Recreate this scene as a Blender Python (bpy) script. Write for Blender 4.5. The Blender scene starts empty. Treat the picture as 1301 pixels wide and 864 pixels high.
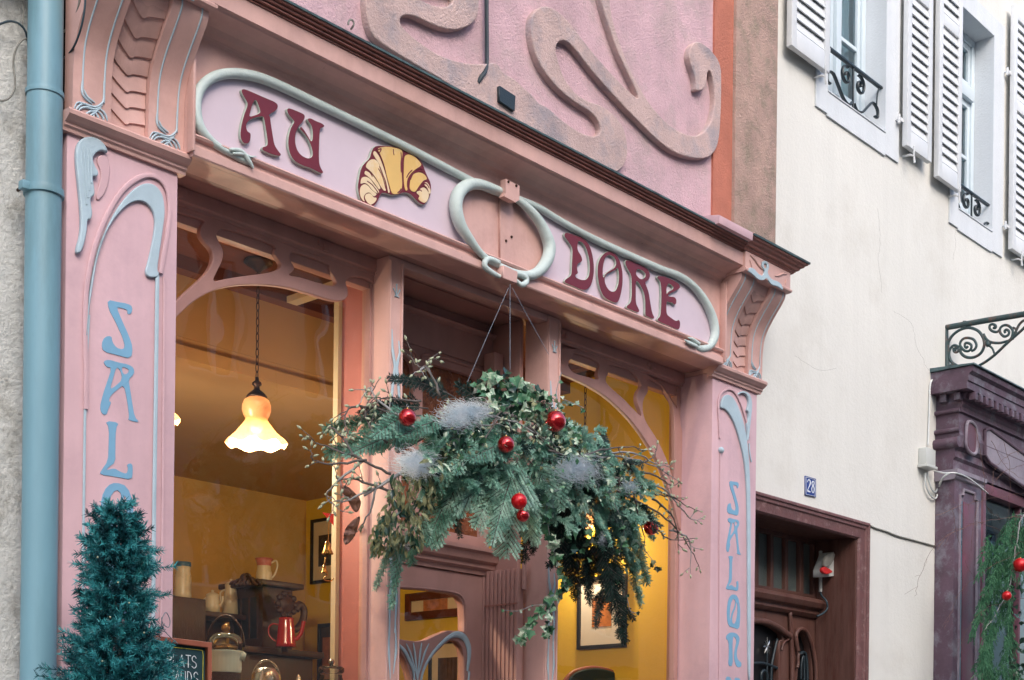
LAMPW=15
import bpy, bmesh, math, random
from mathutils import Vector, Matrix, noise
R=random.Random(7)
# ------------------------------------------------------------------ scene / camera
sc=bpy.context.scene
COL=sc.collection
F=1800.;PX,PY=650.,981.;ROLL=.0115;D=4.2;ZC=1.6
A=math.atan2(1630,1800);CA,SA=math.cos(A),math.sin(A)
def ray(x,y):
    a=(x-PX)/F;b=(PY-y)/F
    c,s=math.cos(ROLL),math.sin(ROLL)
    r=a*c-b*s;u=a*s+b*c
    return (CA+r*SA,SA-r*CA,u)
def P(x,y,Y):
    d=ray(x,y);t=(Y+D)/d[1];return Vector((d[0]*t,Y,ZC+d[2]*t))
def PXp(x,y,X):
    d=ray(x,y);t=X/d[0];return Vector((X,-D+d[1]*t,ZC+d[2]*t))
def PZ(x,y,Z):
    d=ray(x,y);t=(Z-ZC)/d[2];return Vector((d[0]*t,-D+d[1]*t,Z))
def zf(x0,y0,s):
    return lambda pts:[(x0+p[0]/s,y0+p[1]/s)+tuple(p[2:]) for p in pts]
def onY(pts,Y):
    out=[]
    for p in pts:
        q=P(p[0],p[1],Y);out.append((q.x,q.z))
    return out
cam=bpy.data.cameras.new('camera');co=bpy.data.objects.new('camera',cam);COL.objects.link(co)
cam.sensor_width=36;cam.lens=F/1301*36
cam.shift_x=-(PX-650.5)/1301;cam.shift_y=(PY-432)/1301
cam.clip_start=.05;cam.clip_end=400
fw=Vector((CA,SA,0));rt=Vector((SA,-CA,0));up=Vector((0,0,1))
c,s=math.cos(ROLL),math.sin(ROLL)
r2=rt*c-Vector((0,0,1))*0+up*(-s)*-1*0
# camera axes rolled: world up appears leaning to the right in the picture
cr=rt*c+up*s; cu=up*c-rt*s
M=Matrix(((cr.x,cu.x,-fw.x,0),(cr.y,cu.y,-fw.y,-D),(cr.z,cu.z,-fw.z,ZC),(0,0,0,1)))
co.matrix_world=M
sc.camera=co
# ------------------------------------------------------------------ materials
def lin(h):
    h=h.lstrip('#');o=[]
    for i in (0,2,4):
        v=int(h[i:i+2],16)/255;o.append(v/12.92 if v<=.04045 else ((v+.055)/1.055)**2.4)
    return tuple(o)+(1,)
def mat(name,col,rough=.6,var=.12,vscale=3.,bump=.1,bscale=60.,spec=.4,metal=0,col2=None,c2scale=4.,c2amt=.5,edge=0,coat=0,detail=6,stretch=None,streak=0,chips=None,chipamt=.70):
    m=bpy.data.materials.new(name);m.use_nodes=True;nt=m.node_tree;N=nt.nodes;L=nt.links
    b=N['Principled BSDF'];b.inputs['Roughness'].default_value=rough;b.inputs['Metallic'].default_value=metal
    b.inputs['Specular IOR Level'].default_value=spec
    if coat:b.inputs['Coat Weight'].default_value=coat;b.inputs['Coat Roughness'].default_value=.08
    tc=N.new('ShaderNodeTexCoord');src=tc.outputs['Object']
    if stretch:
        mp=N.new('ShaderNodeMapping');mp.inputs['Scale'].default_value=stretch;L.new(src,mp.inputs[0]);src=mp.outputs[0]
    base=lin(col) if isinstance(col,str) else col
    n=N.new('ShaderNodeTexNoise');n.inputs['Scale'].default_value=vscale;n.inputs['Detail'].default_value=detail;n.inputs['Roughness'].default_value=.65
    L.new(src,n.inputs['Vector'])
    mr=N.new('ShaderNodeMapRange');mr.inputs[1].default_value=.3;mr.inputs[2].default_value=.7
    mr.inputs[3].default_value=1-var;mr.inputs[4].default_value=1+var;L.new(n.outputs[0],mr.inputs[0])
    mx=N.new('ShaderNodeMix');mx.data_type='RGBA';mx.blend_type='MULTIPLY';mx.inputs[0].default_value=1
    mx.inputs[6].default_value=base
    if col2:
        n2=N.new('ShaderNodeTexNoise');n2.inputs['Scale'].default_value=c2scale;n2.inputs['Detail'].default_value=8;n2.inputs['Roughness'].default_value=.7
        L.new(src,n2.inputs['Vector'])
        r=N.new('ShaderNodeMapRange');r.inputs[1].default_value=.62-.25*c2amt;r.inputs[2].default_value=.72-.1*c2amt;L.new(n2.outputs[0],r.inputs[0])
        m2=N.new('ShaderNodeMix');m2.data_type='RGBA';m2.inputs[6].default_value=base;m2.inputs[7].default_value=lin(col2)
        L.new(r.outputs[0],m2.inputs[0]);L.new(m2.outputs[2],mx.inputs[6])
    L.new(mr.outputs[0],mx.inputs[7]);out=mx.outputs[2]
    if edge:  # darkens the colour in concave creases
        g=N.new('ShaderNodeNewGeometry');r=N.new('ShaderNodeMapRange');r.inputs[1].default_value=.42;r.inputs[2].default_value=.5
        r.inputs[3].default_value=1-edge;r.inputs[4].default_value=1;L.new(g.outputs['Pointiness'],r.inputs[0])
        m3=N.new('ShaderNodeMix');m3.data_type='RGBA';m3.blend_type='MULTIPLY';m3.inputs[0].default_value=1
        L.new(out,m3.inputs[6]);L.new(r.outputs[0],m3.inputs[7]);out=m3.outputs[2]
    if streak:
        mp2=N.new('ShaderNodeMapping');mp2.inputs['Scale'].default_value=(5,5,.35);L.new(tc.outputs['Object'],mp2.inputs[0])
        n4=N.new('ShaderNodeTexNoise');n4.inputs['Scale'].default_value=2.2;n4.inputs['Detail'].default_value=7;L.new(mp2.outputs[0],n4.inputs['Vector'])
        r4=N.new('ShaderNodeMapRange');r4.inputs[1].default_value=.4;r4.inputs[2].default_value=.7;r4.inputs[3].default_value=1;r4.inputs[4].default_value=1-streak;L.new(n4.outputs[0],r4.inputs[0])
        m4=N.new('ShaderNodeMix');m4.data_type='RGBA';m4.blend_type='MULTIPLY';m4.inputs[0].default_value=1;L.new(out,m4.inputs[6]);L.new(r4.outputs[0],m4.inputs[7]);out=m4.outputs[2]
    if chips:
        n5=N.new('ShaderNodeTexNoise');n5.inputs['Scale'].default_value=26;n5.inputs['Detail'].default_value=9;n5.inputs['Roughness'].default_value=.75;L.new(tc.outputs['Object'],n5.inputs['Vector'])
        r5=N.new('ShaderNodeMapRange');r5.inputs[1].default_value=chipamt;r5.inputs[2].default_value=chipamt+.012;L.new(n5.outputs[0],r5.inputs[0])
        m5=N.new('ShaderNodeMix');m5.data_type='RGBA';L.new(r5.outputs[0],m5.inputs[0]);L.new(out,m5.inputs[6]);m5.inputs[7].default_value=lin(chips);out=m5.outputs[2]
    L.new(out,b.inputs['Base Color'])
    rr=N.new('ShaderNodeMapRange');rr.inputs[1].default_value=.3;rr.inputs[2].default_value=.7;rr.inputs[3].default_value=max(.02,rough-.1);rr.inputs[4].default_value=min(1,rough+.1)
    L.new(n.outputs[0],rr.inputs[0]);L.new(rr.outputs[0],b.inputs['Roughness'])
    if bump:
        nb=N.new('ShaderNodeTexNoise');nb.inputs['Scale'].default_value=bscale;nb.inputs['Detail'].default_value=8;nb.inputs['Roughness'].default_value=.65
        L.new(src,nb.inputs['Vector'])
        bp=N.new('ShaderNodeBump');bp.inputs['Strength'].default_value=bump;bp.inputs['Distance'].default_value=.01
        L.new(nb.outputs[0],bp.inputs['Height']);L.new(bp.outputs[0],b.inputs['Normal'])
    return m
def leafmat(name,col,col2,rough=.5,trans=.25,spec=.4,vs=25):
    m=bpy.data.materials.new(name);m.use_nodes=True;nt=m.node_tree;N=nt.nodes;L=nt.links
    b=N['Principled BSDF'];b.inputs['Roughness'].default_value=rough;b.inputs['Specular IOR Level'].default_value=spec
    tc=N.new('ShaderNodeTexCoord');n=N.new('ShaderNodeTexNoise');n.inputs['Scale'].default_value=vs;n.inputs['Detail'].default_value=3
    L.new(tc.outputs['Object'],n.inputs['Vector'])
    r=N.new('ShaderNodeMapRange');r.inputs[1].default_value=.38;r.inputs[2].default_value=.62;L.new(n.outputs[0],r.inputs[0])
    m2=N.new('ShaderNodeMix');m2.data_type='RGBA';m2.inputs[6].default_value=lin(col);m2.inputs[7].default_value=lin(col2)
    L.new(r.outputs[0],m2.inputs[0]);L.new(m2.outputs[2],b.inputs['Base Color'])
    if trans:
        t=N.new('ShaderNodeBsdfTranslucent');L.new(m2.outputs[2],t.inputs[0]);mx=N.new('ShaderNodeMixShader');mx.inputs[0].default_value=trans
        L.new(b.outputs[0],mx.inputs[1]);L.new(t.outputs[0],mx.inputs[2]);L.new(mx.outputs[0],N['Material Output'].inputs[0])
    return m
def glassmat(name,tint=(1,1,1,1),wav=.15,refl=1.45,rough=.0):
    m=bpy.data.materials.new(name);m.use_nodes=True;nt=m.node_tree;N=nt.nodes;L=nt.links
    N.remove(N['Principled BSDF'])
    t=N.new('ShaderNodeBsdfTransparent');t.inputs[0].default_value=tint
    g=N.new('ShaderNodeBsdfGlossy');g.inputs['Roughness'].default_value=rough
    f=N.new('ShaderNodeFresnel');f.inputs[0].default_value=refl
    n=N.new('ShaderNodeTexNoise');n.inputs['Scale'].default_value=2.2;n.inputs['Detail'].default_value=2
    tc=N.new('ShaderNodeTexCoord');L.new(tc.outputs['Object'],n.inputs['Vector'])
    bp=N.new('ShaderNodeBump');bp.inputs['Strength'].default_value=wav;bp.inputs['Distance'].default_value=.01
    L.new(n.outputs[0],bp.inputs['Height']);L.new(bp.outputs[0],g.inputs['Normal'])
    mx=N.new('ShaderNodeMixShader');L.new(f.outputs[0],mx.inputs[0]);L.new(t.outputs[0],mx.inputs[1]);L.new(g.outputs[0],mx.inputs[2])
    L.new(mx.outputs[0],N['Material Output'].inputs[0]);return m
def emat(name,col,strength,base='#f0e0c8'):
    m=bpy.data.materials.new(name);m.use_nodes=True;b=m.node_tree.nodes['Principled BSDF']
    b.inputs['Base Color'].default_value=lin(base);b.inputs['Roughness'].default_value=.25
    b.inputs['Emission Color'].default_value=lin(col);b.inputs['Emission Strength'].default_value=strength;return m
MT={}
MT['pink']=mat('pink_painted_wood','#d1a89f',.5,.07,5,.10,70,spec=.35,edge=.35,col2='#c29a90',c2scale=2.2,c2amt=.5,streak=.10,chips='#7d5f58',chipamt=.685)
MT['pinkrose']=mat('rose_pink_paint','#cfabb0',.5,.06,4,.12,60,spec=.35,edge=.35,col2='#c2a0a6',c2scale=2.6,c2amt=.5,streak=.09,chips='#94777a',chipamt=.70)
MT['peach']=mat('peach_pink_panel_paint','#d2b0aa',.5,.05,4,.08,60,spec=.3)
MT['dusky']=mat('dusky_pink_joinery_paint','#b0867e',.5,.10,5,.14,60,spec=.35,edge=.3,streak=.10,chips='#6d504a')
MT['salmon']=mat('salmon_lining_paint','#ab6b69',.5,.08,4,.1,50)
MT['lilac']=mat('lilac_sign_paint','#d1bfc9',.42,.04,3,.05,80,spec=.4,col2='#c9b5c0',c2scale=2,c2amt=.4)
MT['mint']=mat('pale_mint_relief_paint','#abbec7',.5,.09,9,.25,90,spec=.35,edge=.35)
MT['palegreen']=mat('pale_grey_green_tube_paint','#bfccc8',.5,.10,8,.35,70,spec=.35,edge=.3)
MT['red']=mat('wine_red_letter_face','#6d1f2b',.4,.1,6,.05,60,spec=.45)
MT['edgegrey']=mat('weathered_pale_letter_edge','#a9b3a8',.6,.15,20,.15,90)
MT['cream']=mat('croissant_cream_paint','#e0c8a4',.5,.08,6,.04,60,col2='#dcb470',c2scale=7,c2amt=.55)
MT['gold']=mat('croissant_golden_paint','#dcb46c',.5,.08,6,.04,60,col2='#e2c48e',c2scale=9,c2amt=.5)
MT['maroon']=mat('croissant_maroon_paint','#6b1c2a',.5,.05,6,.04,60)
MT['letterblue']=mat('blue_sign_writing_paint','#78a6c2',.5,.06,12,.05,60)
MT['zinc']=mat('dark_weathered_zinc','#4b6264',.45,.25,12,.2,60,spec=.5,col2='#2e3638',c2scale=14,c2amt=.6)
MT['crownpink']=mat('flaking_brown_pink_moulding','#9b6a60',.6,.16,14,.3,80,col2='#6b4a44',c2scale=26,c2amt=.25)
MT['upwall']=mat('lilac_pink_rough_render','#d3b0b6',.85,.12,4,.9,110,spec=.15,col2='#bfa6a6',c2scale=5,c2amt=.6,streak=.08,chips='#93807f',chipamt=.67)
MT['relief']=mat('tan_pink_rough_plaster','#cbb0aa',.85,.14,5,1.0,100,spec=.12,col2='#ab9fa2',c2scale=6,c2amt=.6,streak=.06,chips='#857a70',chipamt=.665)
MT['orange']=mat('orange_render_band','#bb7663',.85,.14,6,.8,90,spec=.12)
MT['tan']=mat('tan_grey_render_quoin','#ba9c90',.85,.15,8,1.0,90,spec=.12,col2='#a08f80',c2scale=9,c2amt=.55,chips='#85705f',chipamt=.67)
MT['white']=mat('cream_white_render','#dcdad3',.85,.04,1.2,.35,45,spec=.15,col2='#d4d1c9',c2scale=1.6,c2amt=.4,streak=.03,chips='#c0beb6',chipamt=.69)
MT['bluewhite']=mat('pale_blue_white_surround','#d3d7da',.8,.05,3,.3,60,spec=.2,streak=.05)
MT['shutter']=mat('pale_grey_white_shutter_paint','#d3d5d6',.5,.06,6,.1,50,spec=.4,edge=.3)
MT['winwhite']=mat('white_window_paint','#ccd8de',.45,.05,6,.05,50)
MT['greywall']=mat('rough_grey_beige_render','#cfcfcb',.9,.10,4,1.1,55,spec=.1,col2='#a5a39c',c2scale=10,c2amt=.45)
MT['pipe']=mat('blue_grey_painted_pipe','#6f96a3',.38,.10,6,.05,40,spec=.5,stretch=(1,1,.2),col2='#64868f',c2scale=5,c2amt=.4,chips='#8f8377',chipamt=.72)
MT['black']=mat('black_wrought_iron','#1d2a30',.45,.2,20,.2,90,spec=.5)
MT['rustiron']=mat('green_black_weathered_iron','#2f4546',.5,.3,20,.3,90,spec=.5,col2='#6d4d40',c2scale=18,c2amt=.45)
MT['brown']=mat('brown_varnished_door_wood','#5e4139',.45,.22,6,.2,50,spec=.4,stretch=(4,4,.5),col2='#543028',c2scale=5,c2amt=.5)
MT['brownframe']=mat('worn_maroon_brown_frame','#6d4a48',.55,.22,12,.3,60,spec=.35,edge=.3,col2='#8b6f6c',c2scale=22,c2amt=.35)
MT['purple']=mat('worn_plum_shopfront_paint','#5a4652',.55,.25,6,.3,50,spec=.35,edge=.3,col2='#77747d',c2scale=7,c2amt=.5)
MT['plum']=mat('plum_red_paint','#66434d',.5,.2,6,.2,50,spec=.35,col2='#6c4050',c2scale=6,c2amt=.5)
MT['plumgrey']=mat('greyed_plum_panel_paint','#8b828b',.55,.2,6,.2,50,col2='#7a6470',c2scale=4,c2amt=.55)
MT['plate']=mat('blue_enamel','#31468a',.2,.06,10,.02,40,spec=.6)
MT['platewhite']=mat('white_enamel','#dfe4ea',.25,.03,10,0)
MT['cablew']=mat('white_plastic_cable','#cfd2d0',.45,.05,8,0)
MT['cabled']=mat('dark_cable','#31424a',.5,.1,8,0)
MT['cableg']=mat('grey_weathered_cable','#7d7b73',.6,.2,20,.2,60)
MT['plasticw']=mat('off_white_plastic','#c4c6c1',.4,.05,8,0)
MT['redplastic']=mat('red_plastic','#c22e2e',.35,.05,8,0)
MT['glass']=glassmat('window_glass',(.93,.95,.94,1),.25,1.75)
MT['glassup']=glassmat('upper_window_glass',(.75,.9,.95,1),.3,1.7)
MT['amber']=mat('amber_textured_glass','#7c4526',.2,.3,14,1.0,55,spec=.6,col2='#54301f',c2scale=20,c2amt=.5)
MT['frost']=mat('grey_green_frosted_glass','#59625e',.35,.18,5,.6,120,spec=.5,stretch=(3,3,.4))
MT['roomwall']=mat('ochre_yellow_room_wall','#bb9250',.8,.12,1.5,.3,30,spec=.1,col2='#a47f42',c2scale=1.8,c2amt=.5)
MT['roomyellow']=mat('bright_yellow_room_wall','#dcb740',.8,.05,1.2,.2,30,spec=.1)
MT['roomceil']=mat('pale_tan_room_ceiling','#b58f60',.85,.06,2,.1,30,spec=.1)
MT['redceil']=mat('reddish_brown_wood_ceiling','#633a30',.5,.15,4,.1,30,spec=.3,stretch=(.4,5,1))
MT['creamtrim']=mat('cream_trim_paint','#bfae92',.5,.04,4,0)
MT['darkwood']=mat('dark_carved_oak','#3f2418',.4,.25,6,.3,40,spec=.4,stretch=(3,3,.6))
MT['potcream']=mat('cream_glazed_earthenware','#cbbb98',.3,.1,8,0,spec=.5)
MT['potblue']=mat('blue_glazed_band','#3d5f70',.3,.1,8,0)
MT['potpink']=mat('pink_glaze','#b96a62',.3,.1,8,0)
MT['potred']=mat('red_enamel','#a81c1a',.18,.05,8,0,spec=.6,coat=.5)
MT['porcelain']=mat('pale_green_white_porcelain','#c9d5cd',.2,.04,8,0,spec=.6)
MT['brass']=mat('aged_brass','#b08d55',.25,.15,10,0,metal=1)
MT['steel']=mat('brushed_steel','#b5b3ad',.25,.08,10,0,metal=1)
MT['bronze']=mat('dark_bronze','#3c2a22',.4,.2,10,.1,metal=.7)
MT['filigree']=mat('dark_filigree_band','#57423c',.4,.5,160,.5,120,metal=.3)
MT['jar']=glassmat('jar_glass',(.9,.93,.9,1),.4,1.6)
MT['paper']=mat('aged_print_paper','#d8c49c',.8,.06,4,0)
MT['paperw']=mat('pale_mount_board','#d8cfc0',.8,.04,4,0)
MT['ink']=mat('printed_ink','#453427',.8,.4,40,0)
MT['inkorange']=mat('orange_print_tint','#b5703f',.8,.3,30,0)
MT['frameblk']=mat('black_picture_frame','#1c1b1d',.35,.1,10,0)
MT['framebrn']=mat('brown_picture_frame','#5a2c1a',.4,.2,12,0)
MT['chalk']=mat('dark_green_chalkboard','#1c3a40',.7,.12,6,.05,60)
MT['chalkw']=mat('white_chalk','#d5dce0',.9,.15,60,.2,100)
MT['chalky']=mat('yellow_chalk_line','#c8bf4a',.9,.15,60,0)
MT['boardwood']=mat('red_brown_board_frame','#93543f',.5,.15,8,.1,50,stretch=(1,1,.3))
MT['bauble']=mat('shiny_red_bauble','#c30d14',.08,.03,6,.02,20,spec=.7,metal=.75,coat=1)
MT['baubleM']=mat('satin_red_bauble','#c41218',.3,.05,6,.02,20,spec=.6,metal=.3)
MT['wire']=mat('grey_steel_wire','#8f949a',.4,.1,10,0,metal=.5)
MT['cotton']=leafmat('white_cotton_fibre','#e6eaee','#cbd8e0',.9,.45,.1,30)
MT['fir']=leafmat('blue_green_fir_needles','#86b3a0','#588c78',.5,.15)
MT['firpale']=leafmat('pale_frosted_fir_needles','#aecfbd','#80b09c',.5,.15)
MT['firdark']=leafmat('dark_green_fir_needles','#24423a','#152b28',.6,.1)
MT['bark']=mat('grey_brown_bark','#5b5450',.7,.2,30,.3,90)
MT['barkpale']=mat('pale_grey_bark','#8d8c8a',.7,.2,30,.3,90)
MT['bud']=mat('pale_green_bud','#9fa68a',.6,.2,40,0)
MT['ivy']=leafmat('green_ivy_leaf','#5f8d68','#3a6a4b',.35,.2,.5)
MT['ivypale']=leafmat('variegated_pale_ivy_leaf','#d2dcc6','#7faa88',.4,.25,.4,60)
MT['ivydark']=leafmat('dark_ivy_leaf','#284a37','#17332a',.3,.15,.5)
MT['olive']=leafmat('olive_dried_leaf','#97976f','#566149',.5,.2,.4,40)
MT['dry']=leafmat('brown_dried_leaf','#8a6a60','#60463f',.7,.25,.2,40)
MT['xmas']=leafmat('teal_artificial_needles','#44a0a3','#1c6267',.4,.05,.4,30)
MT['thuja']=leafmat('green_cypress_foliage','#5a8a66','#3a6b4e',.6,.2,.2,30)
MT['asphalt']=mat('grey_asphalt','#4a4a4b',.9,.2,6,.5,60)
MT['paving']=mat('pale_stone_paving','#8d8880',.85,.2,4,.4,40)
MT['oppwall']=mat('pale_street_facade','#b9aea0',.85,.1,1,.2,20)
MT['oppdark']=mat('dark_timber','#3b2c27',.6,.2,3,.1,20)
MT['roof']=mat('brown_roof_tiles','#5f3f34',.8,.25,6,.5,12)
MT['darkvoid']=mat('dark_interior','#2a2320',.9,.2,3,0)
MT['curtain']=mat('pale_blue_curtain','#dcebef',.8,.08,4,.2,30)
# ------------------------------------------------------------------ mesh helpers
class MB:
    def __init__(s): s.v=[];s.f=[]
    def add(s,v,f):
        n=len(s.v);s.v+= [tuple(p) for p in v];s.f+=[tuple(i+n for i in q) for q in f];return s
    def box(s,x0,x1,y0,y1,z0,z1):
        v=[(x,y,z) for x in(x0,x1) for y in(y0,y1) for z in(z0,z1)]
        return s.add(v,[(0,1,3,2),(4,6,7,5),(0,4,5,1),(2,3,7,6),(0,2,6,4),(1,5,7,3)])
    def profX(s,pts,x0,x1):       # closed (Y,Z) profile extruded along X
        n=len(pts);v=[(x0,p[0],p[1]) for p in pts]+[(x1,p[0],p[1]) for p in pts]
        f=[(i,(i+1)%n,n+(i+1)%n,n+i) for i in range(n)]+[tuple(range(n)),tuple(range(2*n-1,n-1,-1))]
        return s.add(v,f)
    def profY(s,pts,y0,y1):       # closed (X,Z) profile extruded along Y
        n=len(pts);v=[(p[0],y0,p[1]) for p in pts]+[(p[0],y1,p[1]) for p in pts]
        f=[(i,(i+1)%n,n+(i+1)%n,n+i) for i in range(n)]+[tuple(range(n)),tuple(range(2*n-1,n-1,-1))]
        return s.add(v,f)
    def profZ(s,pts,z0,z1):
        n=len(pts);v=[(p[0],p[1],z0) for p in pts]+[(p[0],p[1],z1) for p in pts]
        f=[(i,(i+1)%n,n+(i+1)%n,n+i) for i in range(n)]+[tuple(range(n)),tuple(range(2*n-1,n-1,-1))]
        return s.add(v,f)
    def tube(s,pts,rad,n=8,cap=True,sq=1.0):
        pts=[Vector(p) for p in pts];m=len(pts)
        if not hasattr(rad,'__len__'): rad=[rad]*m
        base=len(s.v);prev=None;vs=[];fs=[]
        for i,p in enumerate(pts):
            t=(pts[min(i+1,m-1)]-pts[max(i-1,0)])
            t=t.normalized() if t.length>1e-9 else Vector((0,0,1))
            if prev is None:
                a=Vector((0,1,0)) if abs(t.y)<.9 else Vector((1,0,0))
                u=(a-t*a.dot(t)).normalized()
            else:
                u=prev-t*prev.dot(t);u=u.normalized() if u.length>1e-6 else Vector((1,0,0))
            prev=u;w=t.cross(u)
            for k in range(n):
                an=2*math.pi*k/n;vs.append(p+(u*math.cos(an)*sq+w*math.sin(an))*rad[i])
        for i in range(m-1):
            for k in range(n):
                k2=(k+1)%n;fs.append((i*n+k,i*n+k2,(i+1)*n+k2,(i+1)*n+k))
        if cap: fs.append(tuple(range(n-1,-1,-1)));fs.append(tuple((m-1)*n+k for k in range(n)))
        return s.add(vs,fs)
    def lathe(s,prof,c,n=28,scallop=None):
        vs=[];fs=[];m=len(prof)
        for i,(r,z) in enumerate(prof):
            for k in range(n):
                a=2*math.pi*k/n;rr=max(r,1e-4);zz=z
                if scallop: rr,zz=scallop(i,a,rr,z)
                vs.append((c[0]+rr*math.cos(a),c[1]+rr*math.sin(a),c[2]+zz))
        for i in range(m-1):
            for k in range(n):
                k2=(k+1)%n;fs.append((i*n+k,i*n+k2,(i+1)*n+k2,(i+1)*n+k))
        return s.add(vs,fs)
    def sphere(s,c,r,n=16):
        prof=[(r*math.sin(math.pi*i/n),-r*math.cos(math.pi*i/n)) for i in range(n+1)]
        return s.lathe(prof,c,n*2)
    def quad(s,a,b,c_,d): return s.add([a,b,c_,d],[(0,1,2,3)])
    def build(s,name,m,parent=None,smooth=False,bevel=0,fix=True,ang=40):
        me=bpy.data.meshes.new(name);me.from_pydata(s.v,[],s.f)
        if fix:
            bm=bmesh.new();bm.from_mesh(me)
            bmesh.ops.recalc_face_normals(bm,faces=bm.faces[:])
            if bevel: bmesh.ops.bevel(bm,geom=[e for e in bm.edges if len(e.link_faces)==2 and e.calc_face_angle(0)>.5],offset=bevel,segments=2,affect='EDGES',profile=.6,clamp_overlap=True)
            bm.to_mesh(me);bm.free()
        me.materials.append(m if not isinstance(m,str) else MT[m])
        o=bpy.data.objects.new(name,me);COL.objects.link(o)
        if smooth or bevel:
            for p in me.polygons:p.use_smooth=True
            if smooth!='all':
                bm=bmesh.new();bm.from_mesh(me)
                for e in bm.edges:
                    if len(e.link_faces)==2 and e.calc_face_angle(0)>math.radians(ang): e.smooth=False
                bm.to_mesh(me);bm.free()
        if parent: o.parent=parent;o.matrix_parent_inverse=parent.matrix_world.inverted()
        return o
def catmull(pts,k=6,closed=False):
    n=len(pts);o=[]
    rng=range(n) if closed else range(n-1)
    for i in rng:
        g=(lambda j:pts[j%n]) if closed else (lambda j:pts[min(max(j,0),n-1)])
        p0,p1,p2,p3=g(i-1),g(i),g(i+1),g(i+2)
        for j in range(k):
            t=j/k;o.append(tuple(.5*((2*b)+(-a+c_)*t+(2*a-5*b+4*c_-d)*t*t+(-a+3*b-3*c_+d)*t**3) for a,b,c_,d in zip(p0,p1,p2,p3)))
    if not closed:o.append(tuple(pts[-1]))
    return o
def chaikin(pts,n=2):
    for _ in range(n):
        q=[]
        for i in range(len(pts)):
            a,b=pts[i],pts[(i+1)%len(pts)]
            q.append(tuple(.75*x+.25*y for x,y in zip(a,b)));q.append(tuple(.25*x+.75*y for x,y in zip(a,b)))
        pts=q
    return pts
def plate(name,loops,yb,yf,m,parent=None,bev=0,curvature=None,smooth_n=2,side=None,xf=None):
    """traced outline(s) (X,Z) with real thickness from yb (back) to yf (front)"""
    cu_=bpy.data.curves.new(name,'CURVE');cu_.dimensions='2D';cu_.fill_mode='BOTH'
    h=abs(yb-yf)/2;cu_.extrude=max(h-bev,1e-5);cu_.bevel_depth=bev;cu_.bevel_resolution=2;cu_.offset=-bev
    for lp in loops:
        lp=chaikin(lp,smooth_n) if smooth_n else lp
        sp=cu_.splines.new('POLY');sp.points.add(len(lp)-1)
        for i,p in enumerate(lp): sp.points[i].co=(p[0],p[1],0,1)
        sp.use_cyclic_u=True
    ob=bpy.data.objects.new(name,cu_);COL.objects.link(ob)
    dg=bpy.context.evaluated_depsgraph_get();dg.update()
    me=bpy.data.meshes.new_from_object(ob.evaluated_get(dg))
    bpy.data.objects.remove(ob);bpy.data.curves.remove(cu_)
    me.name=name;yc=(yb+yf)/2
    for v in me.vertices:
        x,z,d=v.co; q=(x,yc-d,z)
        v.co=xf(q) if xf else q
    bm=bmesh.new();bm.from_mesh(me);bmesh.ops.remove_doubles(bm,verts=bm.verts[:],dist=1e-5);bmesh.ops.recalc_face_normals(bm,faces=bm.faces[:]);bm.to_mesh(me);bm.free()
    me.materials.clear();me.materials.append(MT[m])
    if side:
        me.materials.append(MT[side])
        for p in me.polygons:
            if abs(p.normal.y)<.8:p.material_index=1
    o=bpy.data.objects.new(name,me);COL.objects.link(o)
    if parent:o.parent=parent;o.matrix_parent_inverse=parent.matrix_world.inverted()
    return o
def tag(o,label=None,cat=None,group=None,kind=None):
    if label:o['label']=label
    if cat:o['category']=cat
    if group:o['group']=group
    if kind:o['kind']=kind
    return o
def thing(name,label,cat,loc=(0,0,0),group=None):
    o=bpy.data.objects.new(name,None);COL.objects.link(o);o.location=loc;o.empty_display_size=.1
    o.matrix_world=Matrix.Translation(loc)
    return tag(o,label,cat,group)
def holes_wall(mb,x0,x1,z0,z1,holes,y,yr):
    """front wall sheet at y with rectangular openings, reveals back to yr"""
    xs=sorted({x0,x1,*[h[0] for h in holes],*[h[1] for h in holes]});zs=sorted({z0,z1,*[h[2] for h in holes],*[h[3] for h in holes]})
    for i in range(len(xs)-1):
        for j in range(len(zs)-1):
            cx,cz=(xs[i]+xs[i+1])/2,(zs[j]+zs[j+1])/2
            if any(h[0]<cx<h[1] and h[2]<cz<h[3] for h in holes):continue
            mb.box(xs[i],xs[i+1],y,yr,zs[j],zs[j+1])
    return mb
# ================================================================== GROUND
mb=MB();mb.box(-30,60,-60,60,-.3,-.02);tag(mb.build('ground','asphalt'),kind='structure')
mb=MB();mb.box(-20,50,-1.8,-.01,-.02,.12);tag(mb.build('pavement','paving'),kind='structure')
mb=MB();mb.box(-20,50,-1.95,-1.803,-.02,.14);tag(mb.build('kerb','paving'),kind='structure')
# ================================================================== PINK HOUSE (upper storey, shell, tea room)
ph=thing('pink_house','lilac pink rendered house with big raised scrollwork above the croissant sign','house',(2.43,.1,0))
UY=-.04;XE=6.655
xo=P(905,100,UY).x;xt=P(929,100,UY).x
mb=MB();mb.box(1.9,xo,UY,.12,4.2,8.6);mb.build('upper_wall','upwall',ph)
mb=MB();mb.box(xo,xt-.002,UY-.012,.12,4.2,8.6);mb.build('corner_band','orange',ph)
mb=MB();mb.box(xt,XE,UY-.03,.12,4.2,8.6);mb.build('corner_quoin','tan',ph,bevel=.012)
# back shell and party walls keep daylight out of the rooms
mb=MB();mb.box(1.9,6.66,.12,.4,4.26,8.6);mb.box(1.9,6.9,4.4,4.6,0,8.6)
mb.build('inner_shell','darkvoid',ph)
mb=MB();mb.box(1.9,6.65,-.02,6.5,8.6,8.8);mb.box(1.7,7.1,-.4,6.5,8.8,8.9);mb.build('roof','roof',ph)
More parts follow.
